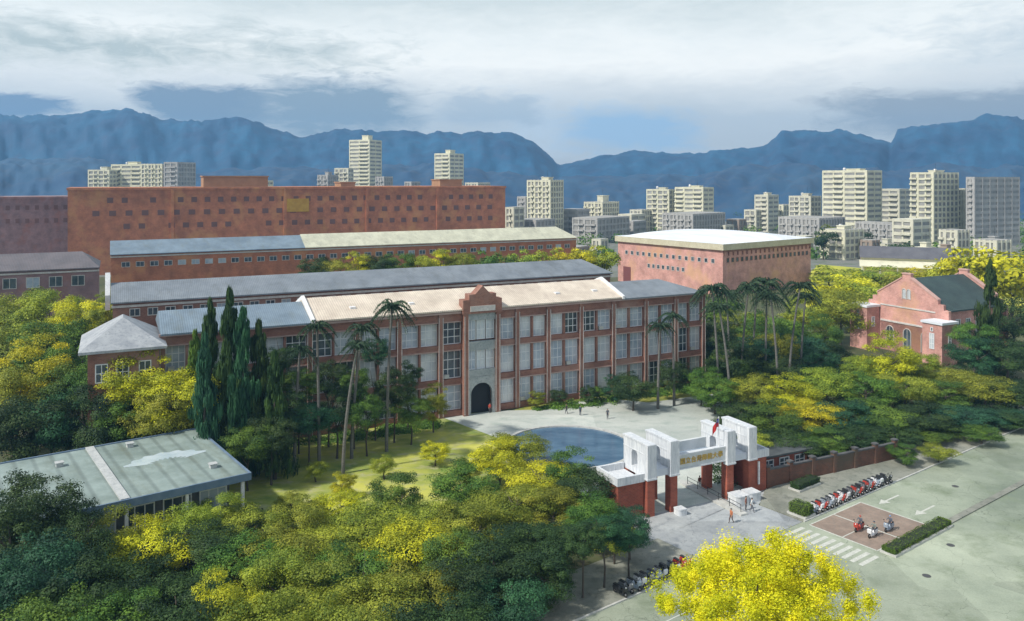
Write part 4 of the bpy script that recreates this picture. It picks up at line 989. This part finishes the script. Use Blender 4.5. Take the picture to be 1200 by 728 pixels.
T = [ # u0, corner, u1, top, distance, material, label
 (103,128,140,199,640,1,'low cream block at the left end of the pale row above the brick slab block',2),
 (130,166,178,193,650,1,'pale cream block in the middle of the row above the brick slab block',2),
 (165,190,204,192,620,1,'bright cream block with a grey block pressed against its right side',0),
 (192,208,229,190,610,2,'grey block at the right end of the pale row above the brick slab block',0),
 (306,312,320,212,640,1,'tiny pale block just right of the brown stair house on the brick roof',0),
 (372,384,396,205,640,2,'small grey block two left of the tallest pale tower',2),
 (392,408,414,197,660,0,'pale mid rise block touching the left of the tallest tower',0),
 (409,433,447,164,700,1,'tallest slim cream tower with a grey side over the brick slab block',4),
 (440,450,460,207,660,2,'small pale block at the right foot of the tallest slim tower',0),
 (474,482,492,213,640,2,'tiny grey block between the two cream towers',0),
 (509,527,543,180,690,1,'second slim cream tower with grey side above the end of the brick block',3),
 (545,560,574,214,680,0,'low pale block right of the second slim tower',0),
 (592,602,614,243,470,0,'small pale block at the end corner of the brick slab block',0),
 (606,616,628,231,560,2,'dull grey block half hidden by the broad cream tower near the brick end',0),
 (617,645,660,211,520,1,'broad cream tower standing alone right of the brick slab block',1.5),
 (600,628,650,258,480,2,'low grey block at the foot of the lone broad cream tower',0),
 (655,676,690,246,540,2,'low grey block right of the lone broad cream tower',0),
 (684,706,725,237,560,1,'stepped cream block with a roof house between the lone tower and the sports hall',4),
 (670,700,738,256,500,2,'low grey brown block below the stepped cream block',0),
 (724,740,756,252,560,0,'low pale block left of the two cream towers over the sports hall',0),
 (738,752,764,246,600,0,'low cream block pressed to the left of the narrow tower over the sports hall',0),
 (757,784,792,222,600,1,'narrow cream tower, left one of the pair over the sports hall roof',1),
 (790,824,836,220,580,1,'wide cream tower, right one of the pair over the sports hall roof',1),
 (775,812,850,251,500,2,'long grey block behind the white domed roof',0),
 (872,886,898,246,600,0,'low pale block between the sports hall and the narrow pale towers',0),
 (884,900,912,229,600,0,'narrow pale tower just right of the sports hall roof',1.5),
 (904,918,930,240,620,1,'yellowish low block between two narrow pale towers',0),
 (924,950,962,230,560,0,'pale cream tower left of the wide high block on the right',1.5),
 (961,1016,1033,200,520,1,'wide high cream apartment block with grey flank on the right',1),
 (910,960,990,256,480,2,'long grey podium below the wide high cream block',0),
 (960,990,1012,270,400,1,'cream low block at the back edge of the yellow green field',1.5),
 (1030,1054,1068,222,560,0,'pale tower between the two highest blocks on the right',0),
 (1000,1050,1062,262,470,2,'low grey block behind the shed roof by the field',0),
 (1066,1094,1123,202,480,1,'high cream block with a broad grey flank near the right edge',1),
 (1045,1070,1090,258,420,0,'pale mid rise in front of the high block with broad grey flank',0),
 (1100,1122,1136,270,380,0,'small pale block below the broad grey flank near the right edge',0),
 (1124,1131,1142,221,500,0,'slim pale tower beside the big grey block at the right edge',0),
 (1132,1142,1215,208,470,2,'big hazy grey block at the right edge of the skyline',0),
 (1140,1168,1185,282,360,0,'pale low house behind the yellow trees at the right',0),
]
for (u0,uc,u1,vt,D,mi,lab,tp) in T: block(u0,uc,u1,vt,D,mi,lab,top=tp or None)
LOW = [(628,470,2,'flat grey house in the gap right of the brick slab block end'),(652,430,0,'pale two storey house below the lone broad cream tower'),(676,400,3,'brown low house just left of the sports hall roof corner'),(704,450,0,'pale low house above the left corner of the white domed roof'),(866,430,2,'grey low house behind the right rear of the white domed roof'),(892,440,0,'pale low house at the right rear of the sports hall'),(918,400,1,'cream low house beside the right corner of the sports hall'),(944,420,0,'pale long low house at the top left of the field'),(1022,400,3,'brown low house behind the field shed roof'),(1040,420,0,'pale low house right behind the field shed'),(1086,360,0,'pale low house at the right end of the field shed'),(1110,350,3,'brown low house under the big grey block'),(1078,450,2,'grey low house at the foot of the high block with grey flank'),(1165,380,2,'grey low house between the big grey block and the yellow trees'),(985,460,0,'pale low house at the foot of the wide high cream block'),(850,520,0,'pale low house on the skyline behind the sports hall middle'),(742,540,2,'grey low house on the skyline left of the cream tower pair'),(565,520,2,'grey low house on the skyline behind the end of the brick slab'),(866,600,3,'brown low house on the skyline right of the cream tower pair')]
for u_,D_,mi_,lab_ in LOW:
    hh_ = 6+rnd.random()*6; block(u_-rnd.uniform(9,15),u_,u_+rnd.uniform(8,16),HV+(H-hh_)*F/D_,D_,mi_,lab_,name='town_house',bal=False,top=2 if rnd.random() < .4 else None)
# shed beside the field
sd = empty('field_shed', XD(1010,330), math.atan2(-.36,.93), 'long pale walled shed with a dark pitched roof beside the yellow green field', 'building')
b = MB(); b.box(0,32,0,8,0,8.2); b.build('wall', pale[1], sd)
b = MB(); b.slab([(-1,8.2),(4,12.6),(9,8.2)], -.8, 32.8, 'x'); b.build('roof', roof_mat('dark_shed_roof', (.14,.14,.16), (.09,.09,.11), .5), sd)
b = MB(); b.add([(-1,-5,5.2),(33,-5,5.2),(33,-.1,7.2),(-1,-.1,7.2),(-1,-5,4.9),(33,-5,4.9),(33,-.1,6.9),(-1,-.1,6.9)],[(0,1,2,3),(4,5,6,7),(0,1,5,4),(1,2,6,5),(2,3,7,6),(3,0,4,7)]); b.build('lean_to_roof', pale[1], sd)
for i in range(6):
    b = MB(); b.box(i*6.3,i*6.3+.4,-4.8,-4.4,0,4.9); b.build('post', pale[2], sd)

# ------------------------------------------------------------------ trees
def palm(u, vtop, D, label, lean=(0,0), fr=3.6, seed=1):
    zt = ZV(vtop, D); o = empty('palm_tree', XD(u, D), 0, label, 'palm')
    b = MB(); n = 9; pts = [Vector((lean[0]*(i/n)**1.7, lean[1]*(i/n)**1.7, (zt-1.5)*i/n)) for i in range(n+1)]
    for i in range(n): b.tube(pts[i], pts[i+1], .26-.012*i, .25-.012*i, 8, cap=False)
    b.build('trunk', palm_bark, o)
    rg = np.random.default_rng(seed); P, N, Sz = [], [], []
    top = np.array(pts[-1])
    for f in range(20):
        a = f*2.39996; up = rg.uniform(-.1,1.15); d = np.array([math.cos(a),math.sin(a),0])
        for s in np.linspace(.08,1,26):
            c = top+d*fr*s*(.85 if up > .8 else 1)+np.array([0,0,fr*(up*s-.95*s*s*(1+.25*up))])
            for sd_ in (-1,1):
                side = np.array([-d[1],d[0],0])*sd_; q = c+side*.33*fr*.3*(1-s*.5)+np.array([0,0,-.14*fr*.3]); P.append(q); N.append(np.array([0,0,1])*.7+side*.8+rg.normal(size=3)*.25); Sz.append(.85*(1-.5*s)*fr*.28)
    P = np.array(P); N = unit(np.array(N))
    me = leaf_mesh('crown', P, N, np.array(Sz), rg.uniform(0,1,size=len(P)), aspect=.3, seed=seed)
    c = bpy.data.objects.new('crown', me); COL.objects.link(c); c.parent = o; c.material_slots[0].link = 'OBJECT'; c.material_slots[0].material = LEAF['palm']
    return o
palm(453,346,119,'tall palm with the highest crown before the left half of the long facade',(.8,0),3.6,1)
palm(412,372,116,'leaning palm left of the highest palm before the long facade',(1.6,0),2.9,2)
palm(374,370,113,'palm at the seam where grey roof meets cream roof',(-.3,0),2.8,3)
palm(402,392,110,'shorter leaning palm low between the left facade palms',(2.0,0),2.6,4)
palm(345,395,112,'palm nearest the dark conifers before the left wing',(.8,0),2.5,11)
palm(771,372,141,'slim palm before the right wing, left one of two',(.4,0),2.8,5)
palm(790,360,143,'slim palm before the right wing, right one of two',(-.3,0),2.9,6)
palm(855,334,158,'palm between the two left palms of the right cluster',(-.6,0),3.6,21)
palm(882,330,160,'thin palm behind the big leaning palm of the right cluster',(.9,0),3.6,22)
palm(912,336,146,'short dark palm right of the tall middle palm',(-1.4,0),3.6,23)
palm(938,338,156,'thin palm furthest right in the cluster before the sports hall',(1.0,0),3.2,24)
palm(842,328,146,'leftmost big palm at the right end of the long building',(-1.2,0),4.0,7)
palm(868,326,150,'big leaning palm left of the centre of the right palm cluster',(1.5,0),4.2,8)
palm(897,322,152,'tall palm in the middle of the right palm cluster before the sports hall',(.3,0),4.2,9)
palm(924,326,150,'big drooping palm second from the right end of the cluster',(2.2,0),3.8,10)
palm(856,350,140,'low palm in front of the right end wall of the long building',(-2,0),3.4,12)

conifer(247,356,112,2.3,'dark','dark conifer at the left of the tall clump before the left wing')
conifer(269,343,111,2.3,'dark','tallest dark conifer of the clump before the left wing')
conifer(285,366,109,2.5,'teal','blue green conifer just right of the tallest dark conifer')
conifer(303,380,110,2.4,'dark','dark conifer at the right of the tall clump before the left wing')
conifer(228,392,112,2.2,'green','shorter green conifer at the left foot of the dark clump')
conifer(322,415,108,2.2,'dark','low dark conifer right of the tall clump beside the palms')
conifer(1160,308,168,2.6,'dark','slim dark conifer at the right of the auditorium roof')
conifer(240,395,104,2.0,'teal','blue green conifer in front of the tall dark clump', low=2)

TR = [
 # far left group
 (18,338,170,8,'lime','lime tree at the left edge below the mauve brick block'),(58,335,165,8,'lime','lime tree second from the left edge below the mauve block'),(100,338,158,6.5,'yellow','bright yellow green tree left of the white gable end'),(124,345,150,3.6,'olive','small olive tree touching the white gable end'),
 (20,375,140,8,'olive','olive tree at the left edge under the lime trees'),(62,372,138,7.5,'green','green tree under the bright yellow green tree by the white gable'),(98,385,130,6.5,'green','green tree left of the pale hipped pavilion roof'),
 (40,400,122,6.5,'yellow','yellow crowned tree at the left edge above the flat roofed pavilion'),(90,418,118,6,'green','dark green tree between the yellow crowns at the left'),(15,425,116,6,'olive','olive tree at the far left above the flat pavilion roof'),
 (125,408,115,5,'green','green tree below the pale hipped pavilion'),(160,412,113,5.5,'yellow','yellow olive tree below the brick wall of the hipped pavilion'),(208,428,110,5,'yellow','big yellow tree left of the dark conifers'),(190,450,108,5,'olive','olive tree directly above the flat roof behind its upper edge'),
 (60,448,110,6,'teal','blue green tree behind the left part of the flat roof'),(110,458,108,5.5,'dark','dark tree behind the flat roof near its middle'),(20,462,106,5.5,'dark','dark tree behind the flat roof at the left edge'),(150,462,109,4.8,'green','green tree behind the flat roof under the yellow crowns'),(232,455,112,4.2,'lime','narrow lime tree against the dark conifer clump'),(265,455,113,4.2,'dark','dark tree at the upper right corner of the flat roof'),
 # before the left wing
 (300,450,112,4.5,'dark','dark tree at the foot of the conifer clump'),(335,455,112,4.0,'dark','dark tree right of the conifer clump foot'),(362,462,113,3.6,'teal','blue green tree before the left facade under the palms'),(395,450,116,3.8,'dark','dark tree under the leaning palms before the facade'),(430,458,117,3.4,'green','green tree beside the highest palm trunk'),(462,430,123,3.6,'dark','dark round tree covering the second floor left of the entrance'),(482,458,122,3.2,'green','green tree two left of the arched entrance'),(508,452,128,3.0,'olive','olive small tree just left of the arched entrance'),(350,430,118,3.0,'green','green tree high against the left wing wall'),(318,485,106,3.6,'dark','dark tree at the left end of the meadow'),(290,490,104,3.4,'green','green tree right of the flat roof corner'),
 # before the right wing
 (628,462,141,1.9,'olive','small olive tree right of the arched entrance'),(655,464,143,1.7,'dark','small dark tree before the right wing nearest the entrance side'),(690,452,144,2.0,'dark','small dark tree before the middle of the right wing'),(742,433,140,4.2,'dark','round dark tree on the lawn before the right wing'),(720,440,145,2.6,'teal','small blue green tree left of the round dark lawn tree'),(790,420,146,3.8,'dark','dark tree right of the round lawn tree'),(822,428,143,4,'green','green tree at the end of the lawn strip'),(700,462,146,1.5,'green','tiny green shrub tree on the lawn before the right wing'),
 (850,395,150,5,'dark','dark tree below the leftmost big palm'),(885,392,155,5.5,'teal','blue green tree below the middle palms'),(838,440,138,4.5,'green','dark green tree where lawn meets the right grove'),
 # right of the palms to the auditorium
 (905,358,172,6.5,'green','green tree behind the palm cluster below the sports hall'),(945,345,190,7,'lime','lime tree at the right foot of the sports hall'),(985,335,196,7.5,'olive','olive tree on the edge of the yellow field'),(985,356,212,6,'green','green tree left of the auditorium tower at the field edge'),(930,378,168,6.5,'teal','blue green tree below the lime tree by the sports hall'),(962,372,176,5.5,'green','green tree between field and right grove'),(972,398,165,4.6,'dark','dark tree hugging the left auditorium tower'),(955,405,158,6,'teal','blue green tree left below the auditorium'),
 (915,412,150,5.5,'dark','dark tree in the upper left of the right grove'),
 (1040,393,150,6.2,'yellow','bright yellow tree in front of the auditorium arches'),(1010,415,150,4.2,'lime','lime tree below the left auditorium tower'),(1078,412,152,4.6,'lime','lime tree left of the right auditorium tower foot'),(1108,424,150,5.5,'olive','olive tree under the right auditorium tower'),
 (1146,398,160,5.5,'teal','blue green tree right of the auditorium towers'),(1180,395,160,6.5,'dark','dark tree right of the slim conifer'),(1188,345,185,7,'dark','dark tree at the right edge beyond the slim conifer'),(1142,372,168,4.2,'green','green tree beside the auditorium side wall'),
 (1135,292,235,11,'yellow','tall yellow tree left of the pair at the right skyline'),(1185,283,230,12,'yellow','tall yellow tree at the right edge of the skyline'),(1105,308,250,7,'lime','lime tree behind the auditorium roof ridge'),
 # right grove
 (885,435,139,5.5,'olive','olive yellow tree at the upper left rim of the right grove'),(925,442,135,5.5,'yellow','yellow crowned tree in the upper left of the right grove'),(968,430,140,5.8,'lime','lime tree in the upper middle of the right grove'),(1015,438,138,6,'green','green tree below the lime tree under the left auditorium tower'),(1062,432,140,5.8,'olive','olive tree below the bright yellow auditorium tree'),(1108,448,138,5.8,'green','green tree in the right part of the grove under the auditorium'),(1155,440,140,6,'olive','olive tree at the right part of the grove rim'),(1192,445,138,6,'dark','dark tree at the right edge of the grove'),
 (868,468,128,4.8,'dark','dark tree nearest the plaza in the right grove'),(905,472,124,5,'green','green tree behind the right gate fins'),(945,468,126,5.2,'yellow','yellow patched tree behind the campus wall'),(990,470,126,5.4,'teal','blue green tree in the centre of the right grove'),(1035,468,127,5.4,'green','green tree in the centre right of the right grove'),(1082,475,126,5.4,'dark','dark tree in the lower right grove'),(1130,478,128,5.5,'teal','blue green tree in the lower right grove'),(1175,482,130,5.5,'dark','dark tree at the lower right rim of the grove'),
 (925,500,115,4.3,'dark','dark tree directly behind the gate office'),(965,502,117,4.5,'green','green tree over the campus wall near the office'),(1005,500,119,4.6,'dark','dark tree over the middle of the campus wall'),(1045,498,121,4.6,'dark','dark tree over the campus wall, second from its far end'),(1085,495,124,4.6,'green','green tree over the far end of the campus wall'),(1125,500,128,4.6,'dark','dark tree beyond the far end of the campus wall'),
 (885,505,113,2.6,'lime','small lime tree beside the right gate lodge'),
]
for (u,v_,D,Rm,kd,lab) in TR: tree(u,v_,D,Rm,kd,lab)
# hedge row behind the grey roof
row = [('dark',372,299),('olive',396,297),('yellow',420,296),('dark',444,297),('green',468,296),('lime',492,294),('yellow',516,294),('olive',540,294),('green',564,294),('green',588,293),('lime',612,292),('lime',636,291),('yellow',660,290),('yellow',686,288),('lime',706,289)]
for i,(kd,u,v_) in enumerate(row):
    D = 206/(1-(u-600)/950*.4416/.897); tree(u,v_+rnd.uniform(-1.5,1.5),D,4.6,kd,f'{dict(dark="dark green",olive="olive",yellow="yellow",green="green",lime="lime green")[kd]} tree, {ordn[i]} from the left in the row behind the grey roofed block', group='trees in the row behind the grey roof')
# foreground grove
FG = [
 (610,508,112,4.6,'olive','olive tree at the pond edge above the yellow grove crowns'),(585,515,106,4.4,'yellow','yellow crowned tree where meadow meets the pond'),(632,538,100,4.8,'yellow','yellow tree left of the pond, leaning toward the gate'),(668,528,102,4.4,'green','green tree hiding the lower left of the pond'),(690,548,97,3.8,'dark','dark tree between the pond and the left gate lodge'),
 (545,545,97,4.2,'green','green tree at the right end of the meadow'),(600,562,91,4.6,'olive','olive tree in the grove below the pond side yellow crowns'),(650,575,89,4.4,'olive','olive tree left below the gate lodge'),(700,578,87,3.6,'green','green tree at the foot of the left gate lodge'),(738,592,85,2.6,'teal','small blue green tree right of the left lodge corner'),(720,604,84,2.4,'lime','small lime bush tree before the lodge brick wall'),
 (470,556,92,3.6,'green','green tree in the middle of the meadow'),(430,590,86,4.5,'lime','lime tree below the middle of the meadow'),(395,575,92,3.6,'yellow','yellow tree at the lower left of the meadow'),(505,585,86,4.6,'olive','olive tree right below the meadow middle'),(555,592,84,4.8,'olive','olive tree in the heart of the grove'),
 (478,612,79,5.0,'yellow','large yellow tree in the heart of the foreground grove'),(530,622,77,4.2,'green','green tree right of the large yellow grove tree'),(425,632,76,4.4,'green','green tree left of the large yellow grove tree'),(580,628,76,4.6,'dark','dark tree in the lower right of the grove'),(628,612,80,4.4,'dark','dark tree above the slim trunked trees'),
 (350,585,86,4.2,'olive','olive tree right of the flat roof front corner'),(300,590,85,3.8,'olive','olive tree below the flat roof front corner'),(265,580,87,3.4,'lime','lime tree under the front edge of the flat roof, right one'),(222,590,84,3.0,'lime','lime tree under the front edge of the flat roof, left one'),(330,622,77,4.6,'olive','olive tree right of the pale crowned tree'),(378,612,80,4.4,'lime','lime tree between meadow and lower left grove'),
 (330,650,71,4.0,'lime','pale crowned tree in the lower left grove'),(280,628,76,4.6,'green','green tree below the lime trees at the flat roof'),(235,618,78,4.6,'dark','dark tree left of the green tree below the flat roof'),(180,602,79,4.2,'yellow','yellow tree right of the dark mass at lower left'),(130,600,79,4.0,'olive','olive tree at the front left corner of the flat roof'),(112,622,76,3.6,'yellow','small yellow tree beside the dark mass at lower left'),
 (45,552,78,4.6,'dark','tallest dark tree over the left end of the flat roof'),(90,588,74,4.0,'dark','dark tree right of the tallest dark tree at left'),(12,585,72,4.4,'dark','dark tree at the left edge below the flat roof'),(50,625,67,4.6,'teal','blue green tree under the tallest dark tree at left'),(100,655,64,4.4,'dark','dark tree in the lower left corner grove'),(155,645,68,4.4,'dark','dark tree below the yellow tree at lower left'),(15,660,62,4.4,'teal','blue green tree at the left edge near the bottom corner'),(60,690,59,4.2,'green','green tree at the bottom left corner'),(125,695,60,4.0,'green','green tree at the bottom, right of the left corner'),
 (205,660,66,4.4,'dark','dark tree at lower left right of the corner grove'),(255,680,63,3.6,'yellow','yellow orange tree near the bottom left of the grove'),(300,695,61,4.2,'olive','olive tree at the bottom right of the yellow orange one'),(195,705,59,3.8,'dark','dark tree at the bottom left of the yellow orange one'),(355,690,63,4.4,'lime','lime tree at the bottom below the pale crowned tree'),(385,660,69,4.4,'olive','olive tree in the lower middle of the grove'),(440,672,67,4.6,'olive','olive tree below the large yellow grove tree'),(410,710,60,4.2,'olive','olive tree at the bottom edge left of centre'),(490,660,70,4.4,'olive','olive tree right below the large yellow grove tree'),(540,662,70,4.6,'dark','dark tree at the lower middle right of the grove'),(470,712,60,4.2,'dark','dark tree at the bottom edge near the centre'),(530,705,62,4.2,'dark','dark tree at the bottom edge right of centre'),(595,665,70,4.0,'teal','blue green tree at the lower right rim of the grove'),(640,650,75,3.6,'dark','dark tree at the right rim beside the slim trunks'),
]
for (u,v_,D,Rm,kd,lab) in FG: tree(u,v_,D,Rm,kd,lab)
# slim street trees with bare trunks
for (u,vt,vb,Rm,kd,lab) in ((655,615,690,2.6,'dark','slim trunked dark tree furthest left on the roadside strip'),(683,612,702,2.6,'dark','slim trunked dark tree, second from the left on the roadside strip'),(708,600,690,2.7,'teal','slim trunked blue green tree in the middle of the roadside strip'),(737,610,680,2.5,'teal','slim trunked blue green tree on the roadside strip nearest the forecourt')):
    D = G(u,vb).y; zt = ZV(vt,D); tree(u,vt,D,Rm,kd,lab,name='street_tree',low=zt*.50)
# trees among the town
for (u,v_,D,Rm,kd,lab) in ((978,262,430,7,'olive','olive tree among the buildings left of the field'),(965,268,400,6,'dark','dark tree beside the cream low block at the field'),(1055,284,380,6,'dark','dark tree behind the field shed'),(1003,268,440,7,'dark','dark tree below the wide high cream block'),(1150,300,300,7,'lime','lime tree behind the tall yellow pair')): tree(u,v_,D,Rm,kd,lab)

# far greenery between the houses: reads as one mass
def far_greenery():
    rg = np.random.default_rng(4); P, N, K = [], [], []
    for i in range(520):
        D = rg.uniform(350,1000); u = rg.uniform(520,1260) if rg.random() < .8 else rg.uniform(-60,600)
        if D < 400 and 560 < u < 1130: D += 60
        c = np.array([(u-CU)*D/F, D, 0]); rr = rg.uniform(3,6.5); n = 90; dd = unit(rg.normal(size=(n,3))); dd[:,2] = np.abs(dd[:,2])
        P.append(c+dd*rr*rg.uniform(.7,1.1,size=(n,1))*np.array([1.2,1.2,1.3])); N.append(unit(dd+rg.normal(size=(n,3))*.4)); K.append(np.full(n, rg.uniform(0,.8))+rg.uniform(0,.2,size=n))
    P = np.concatenate(P); return leaf_mesh('town_greenery', P, np.concatenate(N), 1.5, np.concatenate(K), aspect=.8, seed=4)
fo = bpy.data.objects.new('town_greenery', far_greenery()); COL.objects.link(fo); tag(fo, kind='stuff'); fo.material_slots[0].link = 'OBJECT'; fo.material_slots[0].material = LEAF['green']

for (u,v_,D,Rm,kd,lab) in ((972,312,300,9,'lime','round lime tree at the far left of the yellow green field'),(1000,318,262,7.5,'yellow','round yellow tree in the middle of the field left of the auditorium'),(1032,312,285,9,'lime','round lime tree in the middle of the field behind the auditorium gable'),(1060,318,262,7.5,'olive','olive tree at the field edge behind the auditorium gable'),(965,330,235,7,'yellow','yellow tree at the near left corner of the field'),(1015,330,232,6.5,'lime','lime tree at the near edge of the field by the auditorium'),(1085,312,290,8,'yellow','yellow tree at the field edge behind the slate roof'),
  (1150,505,122,3.6,'green','green tree by the road at the right beyond the campus wall'),(1185,490,130,4.2,'teal','blue green tree by the road at the right edge'),(1100,522,114,2.4,'olive','small olive tree by the pavement past the campus wall'),(1062,530,113,2.2,'green','small green tree at the end of the campus wall'),
  (838,372,172,6,'dark','dark tree behind the leftmost big palm at the end of the long building'),(870,362,182,6,'olive','olive tree seen between the palms below the sports hall'),(858,408,152,4.6,'green','green tree under the low palm at the end wall of the long building'),(822,398,166,4.5,'teal','blue green tree behind the right end wall of the long building'),(842,345,215,6,'green','green tree against the near corner of the sports hall'),(905,388,160,5.5,'olive','olive tree at the foot of the tall middle palm'),
  (340,548,96,1.6,'olive','small olive bush in the left part of the meadow'),(400,535,101,1.8,'yellow','small yellow bush in the middle of the meadow'),(450,520,108,1.7,'lime','small lime bush in the upper part of the meadow'),(510,512,113,2.2,'yellow','yellow bush at the upper right of the meadow near the plaza'),(370,520,107,1.6,'lime','small lime bush at the upper left of the meadow'),(545,528,105,2.2,'olive','olive bush at the right end of the meadow'),
  (385,420,121,3.2,'dark','dark tree high before the left facade between two palms'),(440,395,124,2.6,'teal','narrow blue green tree beside the highest palm on the facade'),(330,400,119,2.8,'dark','dark narrow tree against the left wing wall'),(478,425,128,2.4,'dark','small dark tree before the facade two bays left of the entrance'),(270,420,118,3.2,'teal','blue green tree behind the conifers before the left wing'),(415,430,120,3.0,'green','green tree between the leaning palms on the facade')):
    tree(u,v_,D,Rm,kd,lab, ztop=(2.6+Rm*.4 if 'bush' in lab else None), low=(.1 if 'bush' in lab else None), name=('bush' if 'bush' in lab else None), cat=('bush' if 'bush' in lab else 'tree'))
# golden tree at the bottom right
gtree = empty('golden_tree', XD(890,57), 0, 'big golden yellow tree at the bottom of the view beside the crosswalk', 'tree')
gz = ZV(600,57)
def golden(seed=99, n=120000):
    rg = np.random.default_rng(seed); cl = 230
    d = unit(rg.normal(size=(cl,3))); d[:,2] = np.abs(d[:,2])*1.0-.25
    C = d*rg.uniform(.25,.92,size=(cl,1)); hh = np.hypot(C[:,0]-.1,C[:,1]); C[:,2] = np.where(C[:,2]>0, C[:,2]*np.clip(1.15-.95*hh,.15,1), C[:,2])
    r = rg.uniform(.05,.15,size=cl); k = rg.integers(0,cl,size=n); dd = unit(rg.normal(size=(n,3)))
    P = C[k]+dd*rg.uniform(.2,1.1,size=(n,1))*r[k][:,None]*np.array([.85,.85,1.5])
    nr = unit(dd+rg.normal(size=(n,3))*.5+np.array([0,0,.3]))
    return leaf_mesh('crown', P, nr, .0165*rg.uniform(.6,1.5,size=n), rg.uniform(.05,1.1,size=cl)[k]*.75+rg.uniform(-.1,.35,size=n), aspect=.7, seed=seed)
c = bpy.data.objects.new('crown', golden()); COL.objects.link(c); c.parent = gtree; c.location = (0,0,gz-6.0); c.scale = (8.9,6.4,6.6)
c.material_slots[0].link = 'OBJECT'; c.material_slots[0].material = LEAF['blossom']
t = bpy.data.objects.new('trunk', TRUNK[1]); COL.objects.link(t); t.parent = gtree; t.scale = (9,9,gz-5)

# undergrowth below the foreground grove: nobody could count it
def undergrowth(seed, pts, R0, n=60000):
    rg = np.random.default_rng(seed); P = np.array([[p[0],p[1],0] for p in pts]); k = rg.integers(0,len(P),size=n)
    dd = unit(rg.normal(size=(n,3))); dd[:,2] = np.abs(dd[:,2]); rr = rg.uniform(.5,1.1,size=(n,1)); sz = rg.uniform(.5,1.1,size=len(P))*R0
    Q = P[k]+dd*rr*sz[k][:,None]*np.array([1.3,1.3,.8]); nr = unit(dd+rg.normal(size=(n,3))*.5)
    return leaf_mesh('undergrowth', Q, nr, .3*rg.uniform(.6,1.3,size=n), rg.uniform(0,1,size=len(P))[k]*.7+rg.uniform(0,.3,size=n), seed=seed)
pts = []
while len(pts) < 520:
    u, v_ = rnd.uniform(-60,640), rnd.uniform(600,780)
    pts.append(G(u,v_))
pts = [p for p in pts if (p-SO).dot(N2) > 9]
uo = bpy.data.objects.new('undergrowth', undergrowth(5, pts, 1.3)); COL.objects.link(uo); tag(uo, kind='stuff'); uo.material_slots[0].link = 'OBJECT'; uo.material_slots[0].material = LEAF['dark']
pts = []
while len(pts) < 420:
    p = G(rnd.uniform(840,1230), rnd.uniform(430,575))
    if (p-gt.location).dot(nn) > 4 and (p-gt.location).dot(d1) > 12: pts.append(p)
uo = bpy.data.objects.new('undergrowth', undergrowth(6, pts, 1.4)); COL.objects.link(uo); tag(uo, kind='stuff'); uo.material_slots[0].link = 'OBJECT'; uo.material_slots[0].material = LEAF['dark']
pts = []
while len(pts) < 160:
    t_ = rnd.uniform(-49,-8) if rnd.random() < .6 else rnd.uniform(8,48); p = E0+d1*t_+nn*rnd.uniform(-5,-1.5); pts.append(p)
uo = bpy.data.objects.new('shrubbery', undergrowth(8, pts, 1.2, 26000)); COL.objects.link(uo); tag(uo, kind='stuff'); uo.material_slots[0].link = 'OBJECT'; uo.material_slots[0].material = LEAF['green']
